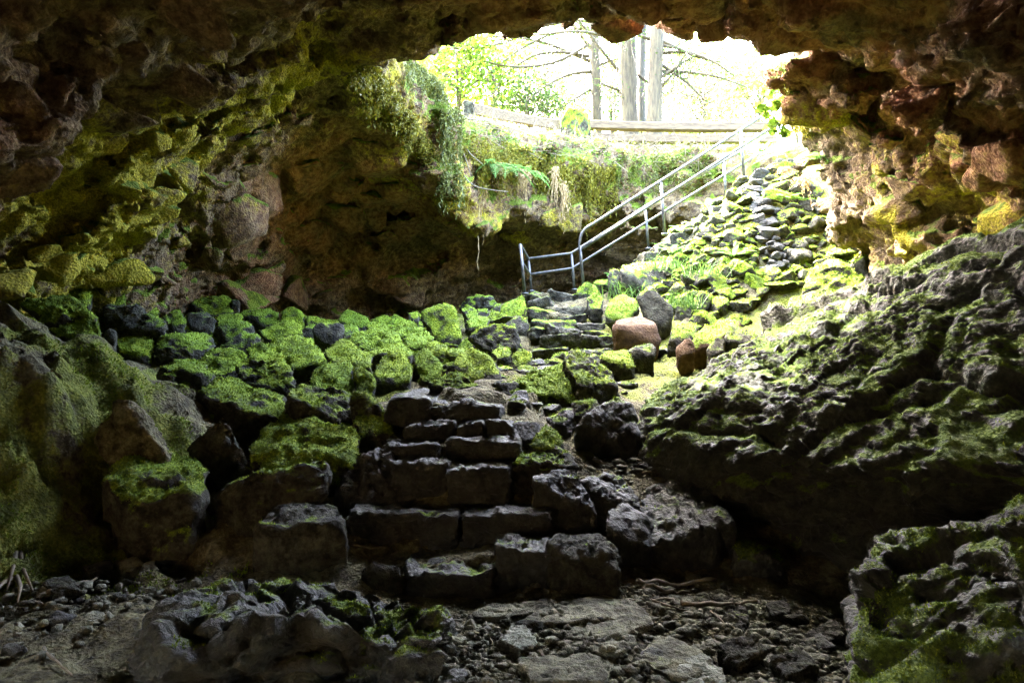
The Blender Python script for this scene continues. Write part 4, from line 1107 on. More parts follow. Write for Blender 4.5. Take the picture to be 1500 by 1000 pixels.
def build_fence():
    base = P(756, 200, 18.2)
    f = empty('rail_fence', base); tag(f, 'left stretch of weathered two-rail fence sloping down to the mossy pillar', 'fence', 'wooden fences above the pit')
    plank(f, base, 'rail', P(690, 160, 17.4), P(818, 184, 19.0), 0.125, 0.06, 1)
    plank(f, base, 'rail', P(690, 181, 17.4), P(812, 202, 19.0), 0.10, 0.06, 2)
    rock_part(f, base, 'post', [P(x, y, d) for x, y in ((679, 152), (694, 150), (696, 215), (677, 215)) for d in (17.3, 17.7)], 'boulder', 0.55, 31)
    plank(f, base, 'post', P(814, 225, 19.1), P(814, 170, 19.1), 0.10, 0.10, 5)
    base = P(990, 200, 19.3)
    f = empty('rail_fence', base); tag(f, 'right stretch of two-rail fence with sunlit tops in front of the trunks', 'fence', 'wooden fences above the pit')
    plank(f, base, 'rail', P(862, 184, 19.2), P(1135, 187, 19.6), 0.105, 0.13, 3)
    plank(f, base, 'rail', P(868, 203, 19.2), P(1135, 204, 19.6), 0.105, 0.13, 4)
    plank(f, base, 'post', P(1120, 235, 19.75), P(1120, 172, 19.75), 0.10, 0.10, 6)
    base = P(845, 215, 19.0)
    o = add_rock('stone_pillar', [P(x, y, d) for x, y in ((822, 175), (832, 158), (852, 160), (862, 178), (866, 225), (820, 225)) for d in (18.8, 19.3)],
                 'stumpy moss-covered pillar between the two fence stretches', 'pillar', 'boulder', 1.0, seed=33, lv=5)

def leaves(n, centers, rad, size, r_, flat=0.0, aspect=0.55):
    """n leaf faces spread through clumps"""
    c = centers[r_.integers(0, len(centers), n)]
    p = c + r_.normal(size=(n, 3)) * rad
    d = r_.normal(size=(n, 3)); d[:, 2] *= (1 - flat); d /= np.linalg.norm(d, axis=1, keepdims=True)
    s = np.cross(d, r_.normal(size=(n, 3))); s /= np.linalg.norm(s, axis=1, keepdims=True)
    L = size * r_.uniform(0.6, 1.3, n)[:, None]
    V = np.stack([p - d * L * 0.5, p + s * L * aspect * 0.5, p + d * L * 0.5, p - s * L * aspect * 0.5], 1).reshape(-1, 3)
    return V, np.arange(len(V)).reshape(-1, 4)

def trunk_mesh(root, base, px, ybase, d, r0, top, mat, seed, lean=0.0):
    r_ = np.random.default_rng(seed)
    a = P(px, ybase, d); a[2] -= 0.3
    m = 26; zs = np.linspace(0, top - a[2], m)
    pts_ = np.stack([a[0] + lean * zs + 0.05 * np.sin(zs * 0.7 + seed), np.full(m, a[1]) + 0.04 * np.cos(zs * 0.5), a[2] + zs], 1)
    f = zs / zs[-1]
    rr = r0 * (1 - 0.55 * f) * (1 + 0.5 * np.exp(-zs / 0.35)) * (1 + 0.04 * r_.normal(size=m))
    mb = MB(); mb.tube(pts_, rr, 16)
    link('trunk', mb.mesh('trunk', base), M[mat], root)
    return pts_

def conifer(label, px, d, r0, seed, branches, mat='bark', crown=True, ybase=225, lean=0.0, cx=0.0):
    r_ = np.random.default_rng(seed)
    base = P(px, ybase, d)
    root = empty('conifer_tree', base); tag(root, label, 'tree', 'conifer trunks behind the fence')
    tp = trunk_mesh(root, base, px, ybase, d, r0, 24.0, mat, seed, lean)
    for br in branches:
        q = np.array([P(x, y, d + 0.25 * (k - 0.5) * r_.uniform(-1.0, 0.2) * 2) for k, (x, y) in enumerate(br)])
        t = np.linspace(0, len(q) - 1, 14); q = np.stack([np.interp(t, range(len(q)), q[:, c]) for c in range(3)], 1)
        for _ in range(2): q[1:-1] = (q[:-2] + 2 * q[1:-1] + q[2:]) / 4
        mb = MB(); mb.tube(q, np.linspace(0.06, 0.02, len(q)), 6)
        # hanging side twigs
        for k in range(3, 14, 1):
            if r_.random() < 0.75:
                w = q[k]; L = r_.uniform(0.3, 1.3); dx = r_.uniform(-0.6, 0.2)
                e = np.array([w, w + [dx * L * 0.4, r_.uniform(-.2, .2), -0.35 * L], w + [dx * L * 0.8, r_.uniform(-.3, .3), -L]])
                mb.tube(e, [0.014, 0.010, 0.006], 4, cap=False)
        bo = link('branch', mb.mesh('branch', base), M['bark'], root)
        V, Q = leaves(170, q[4:], np.array([0.25, 0.2, 0.25]), 0.085, r_, 0.5)
        link('spray', to_mesh('spray', V - base, Q, flat=True), M['leaf_dark'], bo)['kind'] = 'stuff'
    if crown:
        cs = []
        for k in range(34):
            z = 13.6 + 10.0 * (k / 34); sp = 3.1 * (1 - 0.72 * k / 34)
            an = r_.uniform(0, 6.28); rr = sp * math.sqrt(r_.uniform(0.05, 1))
            cs.append([base[0] + cx + math.cos(an) * rr, base[1] + math.sin(an) * rr - 0.4, z - 0.15 * rr])
        V, Q = leaves(1300, np.array(cs), np.array([0.5, 0.5, 0.22]), 0.24, r_, 0.5)
        link('crown', to_mesh('crown', V - base, Q, flat=True), M['leaf_dark'], root)
    return root

def broadleaf(label, px, py, d, spread, n, mat, seed, size=0.16, clumps=40, group='leafy trees behind the fence', name='broadleaf_tree', bare=0.10):
    """crown centred on the pixel at that depth, trunk down to the ground, limbs into the clumps"""
    r_ = np.random.default_rng(seed)
    c = P(px, py, d); base = np.array([c[0], d, GROUND + 0.02 * max(d - 22, 0)])
    root = empty(name, base); tag(root, label, 'tree', group)
    cs = []
    for k in range(clumps):
        v = r_.normal(size=3); v /= np.linalg.norm(v); v *= r_.uniform(0.35, 1.0) ** 0.6
        cs.append(c + v * np.array(spread))
    cs = np.array(cs)
    q = np.array([base + [0, 0, -0.3], base * [1, 1, 0] + [0.1, 0, (base[2] + c[2]) / 2], c + [0, 0, spread[2] * 0.5]])
    mb = MB(); mb.tube(q, [bare, bare * 0.75, bare * 0.3], 8); link('trunk', mb.mesh('trunk', base), M['bark'], root)
    mb = MB()
    for k in range(0, clumps, 2):
        s = q[1] + (q[2] - q[1]) * r_.uniform(0, 0.8); e = cs[k]
        mb.tube([s, (s + e) / 2 + [0, 0, 0.15], e], [bare * 0.3, bare * 0.2, 0.008], 5, cap=False)
    link('limbs', mb.mesh('limbs', base), M['bark'], root)
    V, Q = leaves(n, cs, np.array(spread) * 0.16 + 0.12, size, r_, 0.3, 0.7)
    link('crown', to_mesh('crown', V - base, Q, flat=True), M[mat], root)
    return root

def build_trees():
    conifer('slim pale conifer trunk left of the thick pair, with arching bare branches', 872, 24.0, 0.19, 1,
            [[(868, 92), (800, 62), (740, 52), (690, 58)], [(868, 62), (820, 92), (775, 99), (740, 98), (690, 85)], [(868, 75), (845, 45), (832, 18)], [(870, 50), (830, 22), (798, 14)],
             [(872, 98), (892, 90), (912, 84)], [(872, 120), (895, 128), (912, 136)],
             [(868, 40), (810, 48), (760, 72), (715, 110)], [(868, 105), (835, 108), (800, 125), (770, 150)], [(868, 84), (820, 75), (780, 80), (745, 105), (725, 130)], [(868, 130), (850, 140), (820, 160)], [(866, 30), (800, 34), (745, 62), (700, 72), (650, 70)]], cx=-1.0)
    conifer('thickest ridged conifer trunk behind the right fence', 921, 22.6, 0.32, 2,
            [[(912, 112), (880, 72), (848, 30), (832, 10)], [(930, 145), (905, 132), (880, 122)], [(935, 110), (960, 130), (975, 138)], [(920, 70), (880, 50), (840, 45), (790, 52), (735, 52)]], cx=-1.5)
    conifer('dark narrow trunk squeezed between the two thick trunks', 942, 24.5, 0.15, 3, [], 'bark_dark', crown=False)
    conifer('knotty conifer trunk rightmost of the group', 961, 22.0, 0.25, 4,
            [[(962, 118), (1000, 92), (1032, 74)], [(965, 105), (1010, 106), (1050, 112), (1095, 128)], [(966, 66), (985, 70), (1005, 60)], [(965, 78), (1010, 76), (1050, 92), (1075, 112)],
             [(965, 130), (985, 110), (1010, 70)], [(958, 60), (925, 48), (905, 60)], [(965, 92), (1005, 120), (1035, 150)], [(965, 58), (1020, 84), (1060, 92)]], cx=0.8)
    conifer('faint grey trunk at the far left of the opening', 646, 27.0, 0.26, 5, [[(650, 95), (690, 118), (720, 130)]], cx=-1)
    broadleaf('bright green leafy maple at the left of the opening', 668, 105, 23.5, (1.7, 1.2, 1.5), 3200, 'leaf_bright', 11, 0.17)
    broadleaf('overhanging bright maple above the left fence rails', 720, 62, 25, (1.6, 1.2, 0.9), 900, 'leaf_bright', 12, 0.16)
    broadleaf('darker feathery conifer sapling above the left fence rail', 772, 150, 24, (1.4, 0.8, 0.55), 1500, 'leaf_dark', 13, 0.14, name='conifer_sapling')
    broadleaf('pale green tree far behind the right fence', 1040, 130, 32, (3.0, 2.0, 2.2), 2600, 'leaf_pale', 14, 0.2)
    broadleaf('pale leafy shrub beside the top of the stairs', 1110, 140, 26, (1.7, 1.3, 1.3), 1700, 'leaf_pale', 15, 0.17)
    broadleaf('thin pale tree behind the slim conifer trunk', 820, 80, 34, (3.4, 2.0, 2.6), 2000, 'leaf_pale', 16, 0.2)
    broadleaf('low dark sapling between the slim trunk and the thick trunk', 893, 150, 27, (0.9, 0.8, 1.2), 700, 'leaf_dark', 17, 0.14, name='conifer_sapling')
    broadleaf('low pale bush below the right fence rails', 1010, 205, 24, (2.2, 0.8, 0.5), 1300, 'leaf_pale', 18, 0.15, name='bush')
    broadleaf('fine-leaved pale tree in the middle distance behind the left fence', 800, 110, 28, (2.4, 1.3, 1.9), 3200, 'leaf_pale', 21, 0.11, 70)
    broadleaf('fine-leaved pale tree in the middle distance behind the right fence', 1030, 120, 28, (2.4, 1.3, 1.8), 3200, 'leaf_pale', 22, 0.11, 70)
    broadleaf('far hazy green tree behind the rightmost trunk', 985, 95, 40, (4, 2, 3), 1800, 'leaf_pale', 19, 0.24)
    broadleaf('far green tree behind the left maple', 700, 90, 36, (4, 2, 3.2), 2600, 'leaf_bright', 20, 0.22)

def build_sun_blocker():
    """unseen maple added left of the pit, its crown placed to block sun patches"""
    r_ = np.random.default_rng(44); base = np.array([-5.2, 14.0, GROUND])
    root = empty('sun_blocker_tree', base); tag(root, 'unseen maple added left of the pit to block the sun', 'tree')
    q = np.array([[-5.2, 14.0, GROUND - 0.4], [-4.8, 14.1, 8.6], [-4.0, 14.3, 10.0], [-2.8, 14.6, 11.6]])
    mb = MB(); mb.tube(q, [0.3, 0.24, 0.16, 0.06], 10); link('trunk', mb.mesh('trunk', base), M['bark'], root)
    v = r_.normal(size=(70, 3)); v /= np.linalg.norm(v, axis=1, keepdims=True)
    cs = np.array([-2.6, 15.4, 11.2]) + v * r_.uniform(0.3, 1.0, (70, 1)) * np.array([2.6, 4.2, 2.4])  # crown added out of view to thin the sun on embankment and outcrop
    cs = cs[cs[:, 2] > 9.3]
    mb = MB()
    for c in cs[::2]: mb.tube([q[2] + (q[3] - q[2]) * r_.random(), (q[2] + c) / 2 + [0, 0, 0.4], c], [0.05, 0.035, 0.01], 5, cap=False)
    link('limbs', mb.mesh('limbs', base), M['bark'], root)
    V, Q = leaves(12000, cs, np.array([0.55, 0.6, 0.35]), 0.24, r_, 0.4, 0.8)
    link('crown', to_mesh('crown', V - base, Q, flat=True), M['leaf_bright'], root)

def build_far_trees():
    for k, (px, py, d, lab) in enumerate([(760, 60, 44, 'tallest hazy tree far behind the slim conifer trunk'), (900, 110, 46, 'hazy pale tree far behind the thick trunks'), (1090, 70, 44, 'hazy tree far behind the stair top'), (620, 60, 42, 'hazy tree beyond the left corner of the pit')]):
        broadleaf(lab, px, py, d, (4.6, 2.0, 4.0), 2000, 'leaf_pale', 200 + k, 0.22, 60)

build_far_trees(); build_sun_blocker(); build_outside(); build_fence(); build_trees()
# ---------------------------------------------------------------- plants on the rim, hanging moss and roots
CQ = project(CAVE_V)
def cave_spots(poly, dmin, dmax, n, r_, nmin=None, down=True):
    """points of the rock face inside a patch of the wall, nearest ones first in each spot"""
    m = (poly_sd(CQ, np.array(poly, float)) > 0) & (CAVE_V[:, 1] > dmin) & (CAVE_V[:, 1] < dmax)
    if nmin is not None: m &= (CAVE_N @ np.asarray(nmin[0])) > nmin[1]
    i = np.nonzero(m)[0]
    if len(i) == 0: return np.zeros((0, 3)), np.zeros((0, 3))
    k = r_.choice(i, n)
    return CAVE_V[k], CAVE_N[k]

def strands(p, nrm, L, r_, width, curl=0.06, m=7, tilt=0.7):
    """hanging threads made of small leaf-like scales, longer in some clumps than in others"""
    n = len(p)
    cl = np.clip(0.40 + 1.5 * fbm(p * [1, 1, 0.3], 3.0, 2, 8), 0.10, 1.7)
    L = L * cl * r_.uniform(0.35, 1.1, n)
    c = p + nrm * 0.03
    out = []
    sway = r_.normal(size=(n, 2)) * curl
    for k in range(m):
        f = (k + 0.5) / m
        w = (width * (1.25 - 0.8 * f) * r_.uniform(0.6, 1.5, n))[:, None]
        q = c + nrm * [1, 1, 0] * (0.06 * math.sin(f * 3)) + np.stack([sway[:, 0] * f * f + 0.012 * r_.normal(size=n), sway[:, 1] * f * f + 0.012 * r_.normal(size=n), -L * f], 1)
        d = np.stack([tilt * r_.normal(size=n), tilt * r_.normal(size=n), -np.ones(n)], 1); d /= np.linalg.norm(d, axis=1, keepdims=True)
        s = np.cross(d, r_.normal(size=(n, 3))); s /= np.maximum(np.linalg.norm(s, axis=1, keepdims=True), 1e-6)
        h = np.maximum(L[:, None] / m * 0.75, 0.018)
        out += [q - d * h, q + s * w, q + d * h, q - s * w]
    A = np.stack(out, 1)
    Fs = np.arange(4 * m).reshape(m, 4)
    Fa = (np.arange(n)[:, None, None] * (4 * m) + Fs[None]).reshape(-1, 4)
    return A.reshape(-1, 3), Fa

def hang(name, label, cat, poly, dmin, dmax, n, L, mat, seed, width=0.018, group=None, nmin=None, curl=0.06):
    r_ = np.random.default_rng(seed)
    p, nn = cave_spots(poly, dmin, dmax, n, r_, nmin)
    if len(p) == 0:
        print('no spots for', label); return
    V, Fa = strands(p, nn, L, r_, width, curl)
    base = V.mean(0)
    o = link(name, to_mesh(name, V - base, Fa, flat=True), M[mat], loc=base); tag(o, label, cat, group, 'stuff')
    return o

def build_hanging():
    g = 'moss curtains round the pit'
    hang('hanging_moss', 'long pale moss curtain hanging down the left corner of the pit', 'moss', [(628, 95), (665, 110), (678, 200), (672, 285), (640, 290), (650, 200), (636, 130)], 11, 17, 1980, 0.55, 'hang', 1, 0.02, g)
    hang('hanging_moss', 'ragged moss fringe on the top of the left corner', 'moss', [(590, 90), (640, 90), (650, 130), (600, 120)], 9.5, 16, 924, 0.5, 'hang', 2, 0.018, g)
    hang('hanging_moss', 'bright yellow moss draped along the ridge left of the pit', 'moss', [(510, 85), (550, 95), (590, 150), (640, 225), (650, 250), (625, 245), (580, 195), (530, 150)], 9, 15, 1980, 0.30, 'yellowmoss', 3, 0.02, g)
    hang('hanging_moss', 'yellow-green moss fringe at the left end of the back rim', 'moss', [(680, 195), (735, 205), (760, 240), (720, 250), (680, 235)], 15, 19, 1320, 0.8, 'yellowmoss', 4, 0.02, g)
    hang('hanging_moss', 'thick golden moss curtain in the middle of the back rim', 'moss', [(735, 205), (800, 225), (800, 260), (740, 250)], 15, 20, 1760, 1.0, 'yellowmoss', 5, 0.022, g)
    hang('hanging_moss', 'green moss curtain behind the handrail on the back rim', 'moss', [(800, 225), (900, 240), (905, 300), (840, 310), (800, 265)], 15, 20, 1980, 0.6, 'yellowmoss', 6, 0.02, g)
    hang('hanging_moss', 'moss fringe along the right part of the back rim', 'moss', [(900, 225), (1040, 230), (1040, 275), (905, 290)], 15, 21, 1760, 0.35, 'hang', 7, 0.02, g)
    hang('hanging_moss', 'small moss beard on the right lip by the stair top', 'moss', [(1150, 120), (1175, 130), (1190, 200), (1165, 190)], 8.5, 13, 572, 0.22, 'yellowmoss', 8, 0.014, g)
    gr = 'root bundles hanging from the rim'
    for k, (x, y, d, w, L, lab) in enumerate([(702, 235, 15.9, 5, 1.35, 'longest thin brown root bundle hanging at the left of the rim'), (728, 245, 16.1, 6, 0.65, 'short brown root bundle beside the longest one'),
              (765, 250, 16.5, 11, 0.85, 'widest golden-brown root bundle under the middle of the rim'), (813, 248, 16.8, 4, 0.95, 'thin tapering root bundle right of the widest one'), (826, 268, 16.9, 6, 0.6, 'small pale root bundle behind the handrail'),
              (1060, 228, 17.0, 8, 0.7, 'pale root bundle behind the upper handrail post'), (1172, 262, 12.8, 7, 0.6, 'brown root bundle under the fern at the right wall'), (1150, 250, 13.6, 8, 0.35, 'short dead fern skirt above the stone embankment')]):
        r_ = np.random.default_rng(50 + k); n = 70
        q = np.stack([P(x + r_.normal() * w * 0.5, y + r_.uniform(-4, 4), d + r_.normal() * 0.06) for _ in range(n)])
        V, Fa = strands(q, np.tile([0, -1.0, 0], (n, 1)), L * 1.3, r_, 0.011, 0.10, 12, 0.12)
        base = V.mean(0)
        o = link('root_bundle', to_mesh('root_bundle', V - base, Fa, flat=True), M['root'], loc=base); tag(o, lab, 'roots', gr)

# --- ferns
def frond_mesh(length, seed):
    r_ = np.random.default_rng(seed); m = 15
    V, Fs = [], []
    for k in range(m):
        f = (k + 0.5) / m; x = length * f; z = length * (0.35 * f - 0.55 * f * f)
        w = length * 0.17 * math.sin(math.pi * min(1, f * 0.9 + 0.12)) ** 0.8
        for s in (-1, 1):
            i = len(V); dx = length / m * 0.42
            V += [(x - dx, 0, z), (x + dx, 0, z), (x + dx * 1.6 + w * 0.3, s * w, z - 0.12 * w), (x + w * 0.25, s * w * 0.8, z - 0.1 * w)]
            Fs.append((i, i + 1, i + 2, i + 3))
    for k in range(m):
        f0, f1 = k / m, (k + 1) / m
        i = len(V); t = length * 0.008
        for f in (f0, f1):
            V += [(length * f, -t, length * (0.35 * f - 0.55 * f * f) + 0.003), (length * f, t, length * (0.35 * f - 0.55 * f * f) + 0.003)]
        Fs.append((i, i + 1, i + 3, i + 2))
    me = bpy.data.meshes.new('frond'); me.from_pydata(V, [], Fs); me.update(); me.materials.append(M['fern'])
    return me
FROND = [frond_mesh(1.0, s) for s in range(3)]

def fern(label, loc, size, n, seed, az=(0, 6.28), droop=0.0, group='sword ferns round the pit'):
    r_ = np.random.default_rng(seed)
    root = empty('fern', loc); tag(root, label, 'fern', group)
    for k in range(n):
        o = link('frond', FROND[k % 3], None, root)
        o.rotation_euler = (r_.uniform(-0.3, 0.3), r_.uniform(-0.7, -0.1) + droop, az[0] + (az[1] - az[0]) * (k + r_.uniform(0, 0.8)) / n)
        s = size * r_.uniform(0.7, 1.15); o.scale = (s, s, s)

def fl(x, y, dz=0.0):
    """spot on the floor sheet that shows at that pixel, found by walking the ray"""
    ds = np.linspace(2.5, 18, 900); R = np.array([P(x, y, d) for d in ds])
    z = floor_raw(R[:, :2])
    hit = R[:, 2] < z
    i = np.argmax(hit) if hit.any() else np.argmin(R[:, 2] - z + 50 * (ds < 9))
    p = R[i]; return p + [0, 0, dz]

def build_plants():
    back = (math.radians(170), math.radians(370))
    fern('blue-green fern drooping from the left of the back rim', P(722, 240, 15.8), 0.75, 6, 1, (3.3, 6.2), 0.75)
    fern('blue-green fern with wide fronds drooping beside the root bundles', P(742, 242, 15.9), 0.85, 7, 2, (3.2, 6.3), 0.7)
    fern('small fern drooping under the golden moss curtain', P(775, 252, 16.2), 0.8, 6, 3, (3.4, 6.3), 0.65)
    fern('bright green fern on the right wall beside the stair top', P(1200, 232, 11.6), 0.55, 9, 4, (2.6, 6.8), 0.35)
    fern('grey-green fern spilling over the top of the stone embankment', P(1150, 225, 14.0), 0.75, 10, 5, (2.6, 6.8), 0.3)
    fern('fern at the top of the embankment beside the handrail end', P(1118, 222, 15.2), 0.6, 8, 6, (2.6, 6.8), 0.2)
    for k, (x, y, lab) in enumerate([(1000, 350, 'fern on the mossy shoulder of the embankment below the railing'), (1035, 312, 'fern growing beside the second railing post'), (985, 380, 'small fern left of the grass tuft on the embankment'),
              (1075, 385, 'small fern among the dark stones of the embankment'), (1150, 305, 'little fern between the upper stones of the embankment'), (900, 420, 'fern at the foot of the cut mossy block')]):
        fern(lab, fl(x, y, 0.12), 0.42, 9, 20 + k, (0, 6.28), 0.0)
    # grass tufts
    for k, (x, y, lab) in enumerate([(985, 400, 'tall bright grass tuft beside the cut mossy block'), (1000, 455, 'grass tuft right of the dark round boulder'), (925, 440, 'grass tuft left of the dark round boulder'), (1030, 410, 'short grass tuft in the middle of the embankment')]):
        r_ = np.random.default_rng(70 + k); c = fl(x, y, 0.0); n = 150
        p = c + np.stack([r_.normal(size=n) * 0.22, r_.normal(size=n) * 0.22, np.full(n, 0.02)], 1)
        dr = np.stack([r_.normal(size=n) * 0.4, r_.normal(size=n) * 0.4 - 0.1, np.ones(n)], 1); h = r_.uniform(0.15, 0.42, n)[:, None]
        s = np.stack([np.cos(np.arange(n)), np.sin(np.arange(n)), np.zeros(n)], 1) * 0.008
        md = p + dr * h * 0.6; tp = p + dr * [1.7, 1.7, 0.9] * h
        V = np.stack([p - s, p + s, md + s, md - s, tp], 1).reshape(-1, 3)
        i = np.arange(n) * 5
        Fa = np.concatenate([np.stack([i, i + 1, i + 2], 1), np.stack([i, i + 2, i + 3], 1), np.stack([i + 3, i + 2, i + 4], 1)])
        o = link('grass_tuft', to_mesh('grass_tuft', V - c, Fa, flat=True), M['grass'], loc=c); tag(o, lab, 'grass', 'grass tufts on the embankment')
    # leafy sprigs hanging at the right lip
    r_ = np.random.default_rng(88)
    c = np.array([P(1128, 135, 10.3), P(1140, 150, 10.3), P(1122, 160, 10.3), P(1135, 180, 10.4), P(1145, 195, 10.4)])
    root = empty('leafy_vine', P(1150, 125, 10.3)); tag(root, 'bright leafy vine hanging off the right lip over the handrails', 'vine')
    base = P(1150, 125, 10.3)
    mb = MB(); mb.tube([P(1158, 118, 10.3), P(1140, 140, 10.3), P(1128, 160, 10.3), P(1140, 185, 10.4), P(1148, 200, 10.4)], 0.006, 5)
    link('stem', mb.mesh('stem', base), M['stick'], root)
    V, Q = leaves(70, c, np.array([0.07, 0.06, 0.06]), 0.15, r_, 0.4, 0.75)
    link('leaves', to_mesh('leaves', V - base, Q, flat=True), M['leaf_bright'], root)['kind'] = 'stuff'
    # dead twigs and leafy litter along the back rim
    r_ = np.random.default_rng(90)
    p, nn = cave_spots([(680, 170), (800, 195), (900, 210), (1040, 215), (1060, 240), (900, 245), (820, 232), (700, 205)], 15, 21, 1500, r_)
    if len(p):
        d = r_.normal(size=p.shape) * [1, 0.7, 0.45]; d /= np.linalg.norm(d, axis=1, keepdims=True)
        L = r_.uniform(0.1, 0.55, len(p))[:, None]; q0 = p + nn * 0.04; q1 = q0 + d * L + [0, -0.05, 0.05]
        s = np.cross(d, [0, 1, 0.3]) * 0.006
        V = np.stack([q0 - s, q0 + s, q1 + s * 0.5, q1 - s * 0.5], 1).reshape(-1, 3)
        o = link('dead_twigs', to_mesh('dead_twigs', V, np.arange(len(V)).reshape(-1, 4), flat=True), M['twig']); tag(o, 'pale dead twigs littered along the back rim of the pit', 'twigs', kind='stuff')
        V, Q = leaves(2600, p, np.array([0.12, 0.12, 0.10]), 0.09, r_, 0.4, 0.7)
        o = link('rim_undergrowth', to_mesh('rim_undergrowth', V, Q, flat=True), M['leaf_pale']); tag(o, 'low leafy undergrowth along the back rim of the pit', 'undergrowth', kind='stuff')
    # bare arching twigs at the left corner
    for k, (q, lab) in enumerate([([(672, 212, 15.5), (700, 172, 15.6), (672, 170, 15.6)], 0), ]): pass
    for pts_, lab in (([(668, 195, 15.2), (688, 225, 15.2), (707, 241, 15.2)], 'bare pale twig slanting down beside the moss curtain'), ([(672, 205, 15.2), (683, 235, 15.2), (690, 258, 15.2)], 'thin bare twig hanging behind the slanting twig'),
                      ([(674, 250, 15.0), (690, 272, 15.0), (715, 278, 15.0), (745, 281, 15.0)], 'curved bare twig reaching across the roots to the right'), ([(670, 172, 15.6), (720, 178, 15.8), (770, 194, 16.2)], 'long straight bare twig lying along the left rim')):
        mb = MB(); q = np.array([P(*a) for a in pts_]); t = np.linspace(0, len(q) - 1, 9); q = np.stack([np.interp(t, range(len(q)), q[:, c]) for c in range(3)], 1)
        q[1:-1] = (q[:-2] + 2 * q[1:-1] + q[2:]) / 4
        mb.tube(q, np.linspace(0.016, 0.007, 9), 6); base = q.mean(0)
        o = link('bare_twig', mb.mesh('bare_twig', base), M['stick'], loc=base); tag(o, lab, 'twig', 'bare twigs at the rim corner')

build_hanging(); build_plants()

# ---------------------------------------------------------------- small stones, slabs, sticks, gravel
def small_stone(c, w, seed, mat, moss, label, cat, group, lv=3, tuft=True):
    r_ = np.random.default_rng(seed)
    k = r_.normal(size=(11, 3)); k /= np.linalg.norm(k, axis=1, keepdims=True)
    return add_rock('stone', k * np.asarray(w) * 0.6 + c, label, cat, mat, moss, seed=seed, lv=lv, group=group, tuft=tuft)

import re as _re
USED = set()
def stone_label(c, kind):
    q = project(np.asarray(c)[None])[0]
    for k in sorted(range(len(MARKS)), key=lambda k: float(np.hypot(*(MARKS[k][0] - q))))[:7]:
        m, lab = MARKS[k]
        head = _re.split(r' (?:with|at|in|on|of|beside|behind|above|below|right|left|under|standing|lying|against|perched|leaning|sloping|between|lower|tucked|edging|resting|carpeted|covered|wedged|where|filling|sunk|low|far|middle)\b|,', lab)[0]
        dx, dy = q - m
        rel = ('right of' if dx > 0 else 'left of') if abs(dx) > abs(dy) else ('below' if dy > 0 else 'above')
        t = f'{kind} {rel} the {head}'
        if t not in USED and len(t.split()) <= 16:
            USED.add(t); return t
    return None

